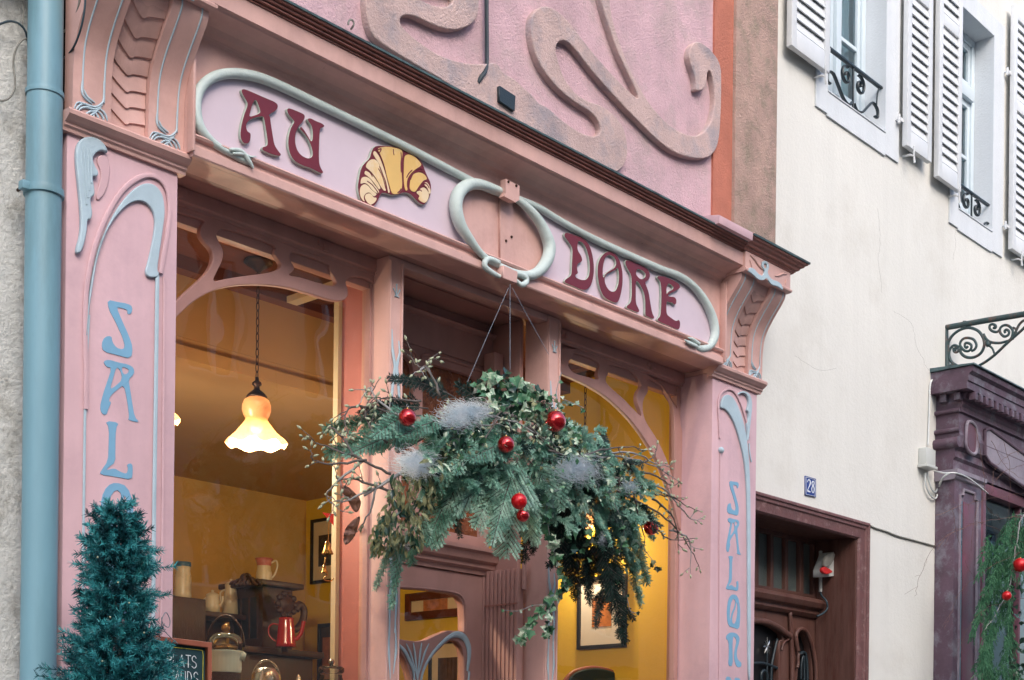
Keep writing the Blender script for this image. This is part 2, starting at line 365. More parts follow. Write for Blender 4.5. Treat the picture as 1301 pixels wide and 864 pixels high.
# scroll relief
z1=zf(440,0,4.646);z2=zf(640,0,3.928)
def relief(name,loops,th=.035):
    return plate(name,[onY(l,UY) for l in loops],UY+.01,UY-th,'relief',ph,bev=.006)
big=z1([(85,-60),(80,30),(90,130),(110,200),(150,260),(330,370),(520,480),(700,590),(900,710),(1080,820),(1250,900)])+z2([(520,875),(560,855),(590,800),(590,720),(570,640),(520,580),(460,535),(400,520),(330,480),(270,400),(245,320),(228,260),(245,215),(290,215),(340,270),(400,350),(470,430),(560,530),(660,630),(740,710),(820,770),(900,797),(985,803),(1030,765),(1050,700),(1058,560),(1060,430),(1058,330),(1010,260),(950,215),(915,225),(895,280),(905,330),(925,380),(935,430),(930,465),(970,460),(985,430),(990,360),(1010,370),(1025,440),(1030,530),(1015,600),(985,660),(940,690),(870,680),(780,620),(700,530),(640,430),(590,330),(550,220),(510,100),(495,-60),(440,-60),(470,60),(500,150),(530,240),(570,330),(620,430),(655,515),(600,470),(520,390),(430,290),(350,190),(290,110),(220,50),(160,40),(115,80),(105,150),(115,230),(145,320),(190,390),(260,470),(340,530),(410,570),(450,620),(460,670),(430,695),(370,680),(310,645),(250,600),(190,545),(150,530),(110,480),(60,440),(20,400),(-30,380)])+z1([(860,380),(760,395),(640,385),(520,345),(430,290),(340,220),(290,170),(280,130),(310,103),(370,110),(440,145),(520,180),(600,195),(670,180),(730,140),(750,80),(750,-60)])
hole=z1([(380,-40),(380,5),(450,40),(530,60),(580,50),(605,20),(600,-40)])
relief('scroll_relief',[big,hole],.034)
# small square vent, iron hook, dark drain rod
vp=[(635,109),(655,122),(654,141),(635,128)]
q=onY(vp,UY-.05);plate('vent_grille',[q],UY-.03,UY-.05,'black',ph,smooth_n=0)
t=tag(MB().tube([P(618,-40,-.065),P(618.6,60,-.065),P(618.6,82,-.065),P(616,92,-.075),P(611,98,-.08),P(607,105,-.07)],.009,8).build('lightning_rod','black',None,smooth=True),'dark blue rod running down the pink upper wall to a hooked end','rod')
t=tag(MB().tube([tuple(P(446+6*math.cos(a)*.6,30+5*math.sin(a),-.08)) for a in [x*.5 for x in range(-7,2)]]+[tuple(P(446,37,-.05))],.004,6).build('wall_hook','cableg',None,smooth=True),'small bent metal hook on the ledge left of the scrollwork','hook')
# ================================================================== SHOPFRONT
sf=thing('shopfront','pink art nouveau shopfront with pilasters marked SALON, two windows and a recessed door','shopfront',(4.5,0,0))
PLX=(2.44,2.868);PRX=(6.165,6.592)
def prof_piece(name,pts,x0,x1,m,par=sf,bevel=0,smooth=False):
    return MB().profX(pts,x0,x1).build(name,m,par,bevel=bevel,smooth=smooth)
for (a,b) in (PLX,PRX):
    pil=MB().box(a,b,0,.26,.45,3.70).build('pilaster','pinkrose',sf,bevel=.006)
    MB().box(a,b,.021,.26,3.7005,3.7218).build('pilaster_top','pink',pil)
    MB().box(a-.02,b+.02,-.03,.26,.12,.449).build('plinth','pinkrose',pil,bevel=.01)
    # cap moulding
    cap=[(.02,3.672),(-.012,3.672),(-.014,3.682),(-.022,3.688),(-.022,3.697),(-.034,3.702),(-.05,3.716),(-.052,3.728),(-.047,3.735),(.02,3.735)]
    MB().profX(cap,a-.022,b+.022).build('pilaster_cap','pink',pil)
# ornament on the left pilaster
zl=zf(0,160,2.4)
PL=bpy.data.objects['pilaster'];PR=bpy.data.objects['pilaster.001']
def orn(loops,y0,y1,m,par,name='relief_moulding',bev=.003,n=2,side=None):
    return plate(name,[onY(l,y1) for l in loops],y0,y1,m,par,bev=bev,smooth_n=n,side=side)
cres=zl([(262,640),(270,560),(280,470),(300,380),(335,290),(380,220),(425,178),(465,172),(495,200),(505,255),(497,320),(485,400),(480,440),(486,447),(485,460),(455,462),(444,445),(452,420),(468,350),(476,290),(468,255),(445,230),(415,226),(380,245),(335,300),(300,385),(285,480),(272,560),(266,640)])
orn([cres],0,-.012,'mint',PL)
def rib(par,pts,w,y,m,name,sq=.6):
    p=catmull([(q[0],q[1]) for q in pts],6)
    return MB().tube([P(a,b,y) for a,b in p],w,8,sq=sq).build(name,m,par,smooth=True)
# raised pink rim, painted lines
rib(PL,zl([(262,864),(262,740),(260,600),(266,480),(288,370),(325,275),(375,195),(430,155),(475,155),(508,190),(518,250),(510,330),(496,410),(490,450)]),.009,-.006,'pinkrose','rim_moulding')
rib(PL,[(104.5,860),(106.5,640),(109,480),(113,400)],.005,-.005,'mint','painted_line')
rib(PL,[(200,350),(198,500),(196,640),(194,864)],.008,-.006,'mint','painted_line')
rib(PL,[(209,352),(207,640),(204,864)],.006,-.004,'pinkrose','rim_moulding')
plume=zl([(232,90),(238,50),(262,30),(300,35),(325,60),(332,85),(315,72),(295,80),(283,98),(290,120),(303,140),(298,156),(283,150),(288,180),(291,210),(282,215),(276,225),(284,265),(278,288),(268,282),(266,330),(252,380),(240,390),(233,380),(248,330),(250,270),(240,170)])
orn([plume],0,-.018,'mint',PL,bev=.005)
for k in range(4):
    rib(PL,zl([(250+k*9,60+k*4),(250+k*10,110),(256+k*8,170-k*5),(264+k*5,240-k*22)]),.0028,-.019,'mint','plume_vein')
orn([zl([(300,88),(330,90),(338,140),(325,200),(300,230),(292,215),(306,170),(310,140),(296,110)])],0,-.006,'pinkrose',PL)
# right pilaster ornament
zr=zf(880,480,4.32)
cr_=zr([(156,168),(160,130),(175,98),(200,90),(230,112),(262,180),(288,270),(305,380),(315,520),(320,700),(322,1660),(308,1660),(305,860),(302,620),(292,480),(270,370),(240,265),(205,195),(175,165)])
orn([cr_],0,-.012,'mint',PR)
rib(PR,zr([(150,330),(146,240),(142,150),(155,90),(190,62),(225,72),(258,125),(290,220),(312,330)]),.008,-.005,'pinkrose','rim_moulding')
rib(PR,zr([(152,395),(150,600),(148,1000),(146,1660)]),.006,-.004,'pinkrose','rim_moulding')
MB().sphere(P(916,572,-.006),.017,8).build('knob','mint',PR,smooth='all')
pl2=zr([(252,95),(262,76),(290,70),(318,90),(328,130),(327,180),(320,240),(314,300),(308,345),(300,342),(306,300),(300,250),(308,240),(312,190),(300,178),(308,160),(312,130),(304,98),(285,82),(268,84)])
orn([pl2],0,-.016,'mint',PR,bev=.003)
rib(PR,zr([(310,360),(312,400),(318,440),(323,462)]),.005,-.004,'mint','painted_line')
# ---- painted lettering SALON
def shp(loops,z):return [[(q[0],q[1]) for q in z(l)] for l in loops]
zA=zf(110,360,2.88)
LET={}
LET['S']=[[(76,60),(110,68),(150,75),(167,86),(163,112),(148,113),(149,97),(125,90),(108,88),(130,140),(155,195),(168,235),(162,277),(110,262),(60,250),(54,222),(65,196),(90,192),(93,215),(108,236),(130,243),(140,232),(132,200),(105,140),(80,95)]]
LET['A']=[[(60,285),(80,279),(115,290),(152,297),(172,310),(173,332),(152,352),(157,380),(166,440),(175,490),(194,510),(150,500),(156,490),(148,430),(136,370),(110,390),(86,412),(80,432),(90,435),(78,460),(72,482),(55,478),(48,455),(58,410),(75,360),(92,310),(70,305)],[(108,305),(95,350),(84,390),(110,372),(130,352),(124,320)],[(126,303),(133,335),(150,330),(156,315)]]
LET['L']=[[(68,503),(118,510),(106,530),(104,600),(104,656),(80,672),(70,685),(100,676),(122,690),(145,698),(152,680),(146,662),(166,658),(168,690),(164,720),(110,708),(48,700),(52,686),(78,650),(80,600),(82,530)]]
for k,t in LET.items():
    pass
def poly_at(k,y):return [onY([(q[0],q[1]) for q in zA(l)],y) for l in LET[k]]
for k in 'SAL':
    plate('painted_letter_'+k.lower(),poly_at(k,0),.0,-.0022,'letterblue',PL,smooth_n=1)
# O and N traced on the right pilaster
zB=zf(900,590,3.153)
O_=[[(98,519),(117,528),(126,570),(126,620),(122,662),(100,654),(79,648),(73,610),(75,560),(84,530)],[(98,536),(88,560),(84,600),(86,628),(92,596),(104,570),(108,548)],[(112,548),(108,575),(97,600),(93,625),(97,640),(108,636),(115,600),(116,565)]]
N_=[[(72,684),(88,672),(110,676),(124,692),(122,715),(114,740),(112,765),(118,785),(132,795),(130,812),(114,813),(106,795),(101,770),(106,735),(113,708),(104,690),(97,692),(95,740),(97,808),(78,808),(82,760),(80,706),(70,700)]]
wO=[onY([(q[0],q[1]) for q in zB(l)],0) for l in O_];wN=[onY([(q[0],q[1]) for q in zB(l)],0) for l in N_]
plate('painted_letter_o',wO,0,-.0022,'letterblue',PR,smooth_n=1);plate('painted_letter_n',wN,0,-.0022,'letterblue',PR,smooth_n=1)
# S A L on the right share the left letters' real size
sR=onY([zB([(98,66)])[0][:2],zB([(98,363)])[0][:2],zB([(88,508)])[0][:2]],0)
lS=[p for l in poly_at('S',0) for p in l];lL=[p for l in poly_at('L',0) for p in l]
cxL=sum(p[0] for p in lS)/len(lS);topL=max(p[1] for p in lS);botL=min(p[1] for p in lL)
cxR=onY([zB([(100,200)])[0][:2]],0)[0][0];topR=sR[0][1];botR=onY([zB([(100,506)])[0][:2]],0)[0][1]
sc_=(topR-botR)/(topL-botL)
for k in 'SAL':
    plate('painted_letter_'+k.lower(),[[(cxR+(x-cxL)*.95,topR+(z-topL)*sc_) for x,z in l] for l in poly_at(k,0)],0,-.0022,'letterblue',PR,smooth_n=1)
oz=max(p[1] for p in wO[0]);oc=sum(p[0] for p in wO[0])/len(wO[0])
nxO=onY([(149,613)],0)[0]
plate('painted_letter_o',[[(nxO[0]+(x-oc),nxO[1]+(z-oz)) for x,z in l] for l in wO],0,-.0022,'letterblue',PL,smooth_n=1)
nz=max(p[1] for p in wN[0])
plate('painted_letter_n',[[(nxO[0]+(x-oc),nxO[1]-.27+(z-nz)) for x,z in l] for l in wN],0,-.0022,'letterblue',PL,smooth_n=1)
# tops of the next word (DE) below SALON
for par,cx0,zt in ((PR,oc,onY([(925,860)],0)[0][1]),(PL,nxO[0],nxO[1]-.56)):
    Dl=[(-.07,0),(-.02,.002),(-.004,-.04),(-.008,-.10),(-.03,-.12),(-.07,-.12),(-.06,-.06)];Dh=[(-.05,-.02),(-.03,-.02),(-.02,-.06),(-.03,-.10),(-.05,-.10)]
    El=[(.01,0),(.07,0),(.07,-.02),(.035,-.02),(.035,-.05),(.06,-.055),(.035,-.07),(.035,-.1),(.07,-.1),(.07,-.12),(.01,-.12),(.02,-.06)]
    plate('painted_letter_d',[[(cx0+x,zt+z) for x,z in l] for l in (Dl,Dh)],0,-.0022,'letterblue',par,smooth_n=1)
    plate('painted_letter_e',[[(cx0+x,zt+z) for x,z in El]],0,-.0022,'letterblue',par,smooth_n=1)
# ---- corbels
CP=[(-.030,3.735),(-.031,3.80),(-.033,3.88),(-.042,3.95),(-.062,4.00),(-.092,4.048),(-.122,4.088),(-.150,4.125),(-.168,4.155),(-.172,4.18)]
def cY(z):
    for (y0,a),(y1,b) in zip(CP,CP[1:]):
        if a<=z<=b:return y0+(y1-y0)*(z-a)/(b-a)
    return CP[-1][0]
CS=catmull(CP,5)
for (a,b) in (PLX,PRX):
    cb=MB();w=(b-a)/3
    for x0,x1,inset in ((a,a+w,0),(a+w,b-w,.022),(b-w,b,0)):
        pts=[(.02,3.735)]+[(y+inset,z) for y,z in CS]+[(.02,4.18)]
        cb.profX(pts,x0+.0005,x1-.0005)
    c_=cb.build('corbel','pink' if a<3 else 'pink',sf)
    MB().box(a-.006,b+.006,-.197,.02,4.181,4.286).build('corbel_block','pink',c_,bevel=.004)
    MB().profX([(.02,4.18),(-.188,4.1795),(-.204,4.184),(-.206,4.192),(-.199,4.199),(.02,4.2)],a-.012,b+.012).build('block_fillet','pink',c_)
    # mint lines following the ribs
    for x0 in (a,b-w):
        lines=MB()
        for fx in (.24,.80):
            x=x0+w*fx
            lines.tube([(x,y-.002,z) for y,z in CS if z>3.79],.0032,6,sq=.7)
        # plaited flourish at the foot, traced on one rib
        o0=P(750/3.927,600/3.927,-.036).x
        for st in ([(790,560),(790,610),(805,640),(838,668)],[(800,600),(815,635),(850,662)],[(888,560),(889,630),(884,660),(850,682),(800,668),(770,662),(755,690)],[(884,672),(850,694),(812,684),(785,690),(772,708)],[(878,684),(850,704),(828,704),(808,718),(802,728)],[(862,700),(848,712),(832,722),(826,738)],[(872,690),(890,706),(902,728),(906,748)],[(862,700),(878,716),(888,736),(890,752)],[(850,708),(862,726),(868,742)],[(838,716),(846,730),(848,742)],[(800,664),(775,680),(762,700)]):
            tr_=catmull([(q[0]/3.927,q[1]/3.927) for q in st],4)
            pp=[P(u_,v_,-.037) for u_,v_ in tr_];k_=len(pp)
            lines.tube([(q.x-o0+x0,cY(max(3.74,min(q.z,4.1)))-.0035,max(q.z,3.739)) for q in pp],[.0038*min(1,.35+2.4*min(i_,k_-1-i_)/k_) for i_ in range(k_)],6)
        lines.build('mint_plait','mint',c_,smooth=True)
    m_=(a+b)/2;hw=w*.485
    for k in range(8):
        z=3.765+k*.054
        if z>4.12: continue
        lo=[];N_2=8
        for j_ in range(-N_2,N_2+1):
            u=abs(j_)/N_2
            dz_=(u**1.15)*.040 if j_<0 else .004+(u**.5)*.020
            lo.append((m_+hw*j_/N_2,z+dz_))
        v=[]
        yy=lambda zz:cY(max(3.74,min(zz,4.178)))+.0215
        for x,zz in lo: v.append((x,yy(zz)-.006,zz))          # proud lower edge
        for x,zz in lo: v.append((x,yy(zz)+.004,zz-.001))     # underside root
        for x,zz in lo: v.append((x,yy(zz+.05)+.001,zz+.05))  # runs back into the channel
        n_=len(lo);f=[]
        for q in range(n_-1): f+=[(q,q+1,n_+q+1,n_+q),(q,2*n_+q,2*n_+q+1,q+1)]
        MB().add(v,f).build('chevron_scale','pink',c_)
# ornament on corbel blocks
zc=zf(900,300,4.32)
fl=[zc([(212,190),(222,172),(245,178),(268,205),(292,222),(305,200),(303,185),(292,175),(290,150),(300,135),(318,140),(330,160),(326,185),(320,195),(325,215),(345,240),(380,250),(400,270),(407,300),(395,290),(375,275),(345,270),(322,240),(312,230),(300,245),(270,240),(240,210),(222,198)]),zc([(302,150),(300,170),(310,182),(318,172),(316,152)])]
w=[onY(l,-.2) for l in fl]
for i,(a,b) in enumerate((PLX,PRX)):
    c_=bpy.data.objects['corbel' if i==0 else 'corbel.001']
    dx=0 if i==1 else PLX[0]-PRX[0]
    plate('mint_flower',[[(x+dx,z) for x,z in l] for l in w],-.197,-.206,'mint',c_,bev=.002,smooth_n=1)
    m_=(a+b)/2
    for sx in(-1,1):
        ad=MB()
        ad.tube([(m_+sx*.18,-.2,4.27),(m_+sx*.14,-.2,4.262),(m_+sx*.1,-.2,4.24),(m_+sx*.06,-.2,4.228)],[.002,.005,.005,.002],6)
        ad.tube([(m_+sx*.185,-.2,4.245),(m_+sx*.17,-.2,4.23),(m_+sx*.165,-.2,4.21)],[.002,.004,.002],6)
        ad.build('carved_leaf','pink',c_,smooth=True)
# ---- entablature board, cornice
MB().box(PLX[1],PRX[0],-.046,.06,3.722,4.16).build('frieze_board','pink',sf)
cove=[(.06,4.15)]+[(-.040-.0*i,4.15) for i in (0,)]+[(-.046,4.152),(-.050,4.160),(-.056,4.166),(-.075,4.172),(-.09,4.186),(-.12,4.196),(-.150,4.200),(-.165,4.203),(-.170,4.210),(-.182,4.212),(-.184,4.276),(.06,4.276)]
MB().profX(cove,PLX[1]+.001,PRX[0]-.001).build('cornice_fascia','pink',sf)
crown=[(.0,4.277),(-.190,4.277),(-.190,4.2815),(-.184,4.2825),(-.184,4.285),(-.202,4.286),(-.202,4.291),(-.194,4.292),(-.194,4.295),(-.212,4.296),(-.214,4.301),(-.205,4.302),(-.205,4.305),(-.225,4.306),(-.227,4.311),(.0,4.311)]
MB().profX(crown,PLX[1]-.02,PRX[0]-.035).build('cornice_crown','crownpink',sf)
dx=.003
MB().profX([(.0,4.3115),(-.232,4.3115),(-.233,4.319),(.0,4.330)],PLX[1]-.02,PRX[0]-.035).build('zinc_flashing','zinc',sf)
crown2=[(y-.012,z+.011) for y,z in crown]
def hip(name,m,prof,x0,x1):
    """cornice piece that returns round its right end"""
    mb=MB();n=len(prof);ys=[p[0] for p in prof]
    base=-.2
    v=[]
    for (y,z) in prof: v.append((x0,y,z))
    for (y,z) in prof:
        o=max(0,-(y-base)); v.append((x1+o,y,z))
    for (y,z) in prof:
        o=max(0,-(y-base)); v.append((x1+o,.0,z))
    f=[(i,(i+1)%n,n+(i+1)%n,n+i) for i in range(n)]+[(n+i,n+(i+1)%n,2*n+(i+1)%n,2*n+i) for i in range(n)]
    f+=[tuple(range(n))]
    mb.add(v,f);return mb.build(name,m,sf)
ex=.035
cr3=[(.0,4.2865),(-.200,4.2865),(-.203,4.292),(-.208,4.294),(-.210,4.301),(-.222,4.304),(-.228,4.316),(-.240,4.320),(-.246,4.330),(-.256,4.333),(-.258,4.340),(.0,4.340)]
for x0,x1 in ((PLX[0]-.02,PLX[1]+.012),(PRX[0]-.03,PRX[1]+.03)):
    hip('corbel_crown','crownpink',cr3,x0,x1)
    hip('corbel_flashing','zinc',[(.0,4.3405),(-.264,4.3405),(-.266,4.350),(.0,4.365)],x0,x1)
    MB().profX([(-.03,4.40),(-.262,4.353),(-.262,4.349),(-.03,4.349)],x0-.002,x0+.006).build('crown_end','pink',sf)
# metal cap piece in light pink left of the right corbel crown
a_=P(893,277.5,-.06);b_=P(954,297,-.25)
MB().profX([(-.02,4.3125),(-.256,4.3125),(-.258,4.352),(-.245,4.356),(-.02,4.405)],5.83,6.134).build('cornice_cap_sheet','pinkrose',sf,bevel=.003)
# ---- soffit and window header
MB().box(PLX[1],PRX[0],.061,.30,3.727,4.2).build('lintel_board','dusky',sf)
MB().box(PLX[1]+.001,PRX[0]-.001,-.044,.1795,3.7222,3.7268).build('soffit','dusky',sf)
XL1,XR0=4.044,4.963           # entrance opening between the posts
for (x0,x1) in ((PLX[1]+.001,3.985),(5.06,PRX[0]-.001)):
    hd=MB().profX([(.18,3.7215),(.176,3.72),(.176,3.672),(.186,3.668),(.186,3.655),(.30,3.655),(.30,3.7215)],x0,x1).build('window_header','dusky',sf,bevel=.002)
    for fx in (.11,.73): 
        ht=MB();xc=x0+(x1-x0)*fx;ht.box(xc-.035,xc+.035,.170,.1755,3.69,3.712);ht.box(xc-.01,xc+.012,.165,.1755,3.675,3.70)
        ht.build('header_catch','dusky',hd,bevel=.002)
# ---- posts either side of the entrance
def post(x0,x1):
    p=MB().box(x0,x1,.10,.24,.12,3.7212).build('entrance_post','pink',sf,bevel=.006)
    q=MB().tube([(x0+.008,.098,.5),(x0+.008,.098,3.7)],.006,6).tube([(x1-.008,.098,.5),(x1-.008,.098,3.7)],.006,6).build('post_bead','pink',p,smooth=True)
    m_=(x0+x1)/2;o=MB()
    # whiplash mint relief and little flower
    def mt_(pts,r): MB().tube(pts,r,8,sq=.5).build('mint_whiplash','mint',p,smooth=True)
    for zt in (3.40,2.55):
        mt_([(m_-.022,.099,zt+.02),(m_-.02,.097,zt-.06),(m_-.004,.096,zt-.13),(m_-.02,.096,zt-.24),(m_-.016,.098,zt-.40)],[.003,.007,.009,.007,.003])
        mt_([(m_+.018,.099,zt-.02),(m_+.022,.097,zt-.07),(m_+.004,.096,zt-.13),(m_+.02,.096,zt-.24),(m_+.012,.098,zt-.38)],[.003,.006,.009,.007,.003])
    mt_([(m_-.02,.097,2.2),(m_-.022,.096,2.1),(m_-.01,.097,1.98)],[.002,.007,.002]);mt_([(m_+.016,.097,2.22),(m_+.02,.096,2.1),(m_+.006,.097,2.0)],[.002,.007,.002])
    for dxx,dz in((-.018,.03),(0,.05),(.018,.03),(-.01,0),(.012,0)):
        o.tube([(m_,.098,3.56),(m_+dxx*.6,.096,3.56+dz*.6),(m_+dxx,.097,3.56+dz)],[.003,.0025,.004],6)
    o.build('mint_floret','mint',p,smooth=True)
    return p
post(3.963,XL1);post(XR0,5.055)
# window frames (stiles) + glass + tracery
zt=zf(200,200,4.066);zu=zf(690,420,4.32)
def window(x0,x1,name_tr,outer,holes):
    fr=MB();fr.box(x0,x0+.035,.20,.25,.62,3.655);fr.box(x1-.035,x1,.20,.25,.62,3.655);fr.box(x0+.0352,x1-.0352,.20,.25,.60,.68);fr.box(x0+.0352,x1-.0352,.205,.25,3.60,3.654)
    f=fr.build('window_frame','dusky',sf,bevel=.004)
    if outer: plate('tracery',[onY(outer,.195)]+[onY(h,.195) for h in holes],.215,.19,'dusky',f,bev=.004,smooth_n=2)
    g=MB().quad((x0,.232,.62),(x1,.232,.62),(x1,.232,3.66),(x0,.232,3.66)).build('window_pane','glass',f,fix=False)
    return f
oL=zt([(-20,200),(60,235),(600,410),(1130,590),(1135,660),(1120,660),(1085,630),(1030,614),(990,622),(966,640),(984,690),(975,733),(930,747),(850,727),(760,697),(650,668),(520,656),(400,660),(290,684),(200,732),(130,790),(60,865),(-40,960),(-60,700)])
hL=[zt([(-40,260),(95,282),(250,328),(222,350),(213,400),(240,440),(278,480),(285,520),(270,570),(230,620),(150,690),(90,745),(-20,840)]),zt([(350,366),(600,452),(610,470),(595,492),(620,525),(638,556),(625,580),(560,600),(450,612),(340,630),(280,645),(300,600),(335,530),(338,480),(310,430),(300,400),(315,375)]),zt([(700,488),(890,553),(886,580),(912,620),(925,655),(900,668),(800,640),(730,618),(668,610),(700,590),(706,565),(680,530),(682,500)])]
window(PLX[1]+.001,3.985,'l',oL,hL)
oR=zu([(40,40),(770,285),(772,1100),(745,1100),(722,980),(684,864),(660,800),(620,700),(570,620),(510,530),(430,440),(340,360),(240,300),(160,265),(100,238),(60,240),(30,240)])
hR=[zu([(160,118),(290,163),(312,195),(292,240),(308,275),(240,255),(165,235),(135,200),(138,170),(160,148)]),zu([(350,185),(480,213),(530,280),(538,310),(512,340),(510,390),(530,440),(540,478),(500,440),(440,375),(380,325),(345,290),(338,262),(356,240),(350,210)]),zu([(565,262),(630,283),(690,350),(715,430),(719,600),(720,850),(690,745),(650,650),(610,575),(572,520),(548,470),(542,410),(550,370),(576,335),(570,300)]),zu([(40,120),(62,118),(90,140),(104,170),(82,200),(74,235),(40,240)])]
window(5.06,PRX[0]-.001,'r',oR,hR)
MB().box(PLX[1]+.001,3.985,.12,.30,.12,.60).box(5.06,PRX[0]-.001,.12,.30,.12,.60).build('stall_riser','pinkrose',sf,bevel=.004)
MB().box(PLX[1]+.001,3.985,.10,.45,.601,.62).box(5.06,PRX[0]-.001,.10,.45,.601,.62).build('window_sill','pinkrose',sf)
# ---- entrance recess
EY=.42
er=MB()
er.box(XR0-.03,XR0-.005,.245,EY,.12,3.72)     # right lining
er.box(3.99,XL1-.005,.245,EY,.12,3.72)
er.box(3.99,XR0-.005,EY,EY+.05,3.52,3.9)        # head board over transom
er.box(3.99,XR0-.005,.25,EY,3.7215,3.74)
er.build('entrance_lining','dusky',sf,bevel=.003)
MB().box(3.986,3.9895,.252,EY,.62,3.72).build('lining_back','salmon',sf)
MB().profX([(EY,3.68),(EY-.02,3.68),(EY-.028,3.672),(EY-.02,3.662),(EY,3.655)],XL1-.004,XR0-.031).build('recess_moulding','dusky',sf)
MB().box(XL1-.002,XR0-.003,.10,.16,3.69,3.7205).build('entrance_head','pink',sf,bevel=.003)
# transom with two amber lights, arched corners
DX0,DX1=XL1-.004,XR0-.031
DT=P(560,723,EY).z
tz0,tz1=DT+.12,3.52
tr=[[(DX0,tz0),(DX1,tz0),(DX1,tz1+.0),(DX0,tz1)]]
dh=tz1-tz0
split=P(533,440,EY).x
def arched(x0,x1,z0,z1,r):
    o=[(x0,z0),(x1,z0),(x1,z1-r)]+[(x1-r+r*math.cos(a),z1-r+r*math.sin(a)) for a in [i*math.pi/12 for i in range(1,6)]]+[(x1-r,z1)]
    o+=[(x0+r,z1)]+[(x0+r-r*math.sin(a),z1-r+r*math.cos(a)) for a in [i*math.pi/12 for i in range(1,6)]]+[(x0,z1-r)]
    return o
h1=arched(DX0+.04,split-.03,tz0+.06,tz1-.06,.07);h2=arched(split+.03,DX1-.06,tz0+.06,tz1-.06,.09)
tp=plate('transom',[tr[0],h1,h2],EY+.05,EY+.005,'dusky',sf,bev=.004,smooth_n=0)
MB().box(DX0+.02,DX1-.02,EY+.03,EY+.036,tz0+.02,tz1-.02).build('transom_glass','amber',tp)
for xa,xb in((DX0+.02,split-.012),(split+.012,DX1-.03)):
    MB().tube(catmull([(xa,EY,tz1-.05),(xa+.04,EY,tz1-.025),((xa+xb)/2,EY,tz1-.02),(xb-.04,EY,tz1-.025),(xb,EY,tz1-.05)],4),.007,6).build('transom_bead','dusky',tp,smooth=True)
# alarm box
bx=PXp(627,440,DX1)
MB().box(4.85,4.915,.33,.40,3.46,3.57).build('alarm_box','dusky',sf,bevel=.008)
# door head mouldings
MB().profX([(EY+.05,DT),(EY-.01,DT),(EY-.012,DT+.02),(EY-.03,DT+.03),(EY-.03,DT+.05),(EY-.05,DT+.06),(EY-.06,DT+.09),(EY-.075,DT+.10),(EY-.075,DT+.118),(EY+.05,DT+.118)],DX0,DX1).build('door_head','dusky',sf)
# the door leaf
ddx1=P(613,760,EY).x
dr=thing('shop_door','dusky pink glazed shop door with mint art nouveau arches behind the wreath','door',((DX0+ddx1)/2,EY,.12))
zd=zf(480,680,4.695)
gl=zd([(60,316),(130,316),(300,328),(440,348),(490,370),(512,420),(516,500),(516,575),(480,570),(420,568),(350,595),(290,625),(230,633),(160,625),(60,600)])
gl2=zd([(245,1200),(250,950),(262,850),(290,780),(340,710),(400,650),(440,625),(480,635),(505,670),(516,740),(516,1200)])
gl3=zd([(60,640),(130,680),(160,730),(185,800),(200,864),(205,1200),(60,1200)])
dz0,dz1=.14,DT-.002
outer=[(DX0+.002,dz0),(ddx1,dz0),(ddx1,dz1),(DX0+.002,dz1)]
plate('door_leaf',[outer,onY(gl,EY),onY(gl2,EY),onY(gl3,EY)],EY+.045,EY,'dusky',dr,bev=.004,smooth_n=0)
MB().quad((DX0+.01,EY+.02,.9),(ddx1-.05,EY+.02,.9),(ddx1-.05,EY+.02,dz1-.06),(DX0+.01,EY+.02,dz1-.06)).build('door_pane','glass',dr,fix=False)
def drib(pts,w,name='mint_arch',m='mint',y=EY-.004):
    p=catmull(zd([q[:2] for q in pts]),5);ww=catmull([(q_,) for q_ in w],5)
    return MB().tube([P(a,b,y) for a,b in p],[k[0] for k in ww],8,sq=.5).build(name,m,dr,smooth=True)
drib([(252,1100),(255,900),(275,800),(320,715),(380,645),(430,605),(475,592),(515,610),(540,660),(545,720),(538,780),(535,810)],[.004,.006,.007,.008,.009,.011,.015,.017,.016,.012,.009,.006])
drib([(542,812),(545,830),(535,900)],[.008,.007,.004])
drib([(120,650),(160,690),(195,760),(215,830),(222,1000)],[.006,.009,.009,.007,.005])
for a,b in ((170,0),(212,1),(262,2),(305,3)):
    drib([(a,640+abs(237-a)*.1),(a+(237-a)*.35,700),(a+(237-a)*.7,780),(237,864),(237,1000)],[.003,.006,.005,.004,.003],'mint_spray')
drib([(60,306),(130,306),(300,318),(445,338),(500,362),(524,420),(528,500),(528,590)],[.004]*8,'pane_bead','dusky')
MB().box(ddx1+.002,DX1,EY-.005,EY+.05,.12,DT-.001).build('door_jamb','dusky',sf,bevel=.004)
# folded iron shutter leaves stacked against the right lining
fs=thing('folding_shutter','stack of narrow folded pink shutter slats against the entrance side','shutter',(XR0-.05,.3,.12))
y0_,y1_=.20,.41
mb=MB();n_=8
for k in range(n_):
    ya=y0_+(y1_-y0_)*k/n_
    mb.box(XR0-.075,XR0-.032,ya+.003,ya+(y1_-y0_)/n_-.004,.2,DT+.02)
mb.build('slat_stack','dusky',fs,bevel=.004)
mb=MB()
for zz in (1.2,1.9,2.38): mb.box(XR0-.079,XR0-.076,y0_,y1_,zz,zz+.008)
mb.build('rivet_row','crownpink',fs)
MB().tube([(XR0-.05,.185,2.45),(XR0-.05,.185,2.58)],.012,8).build('hinge','dusky',fs,smooth=True)
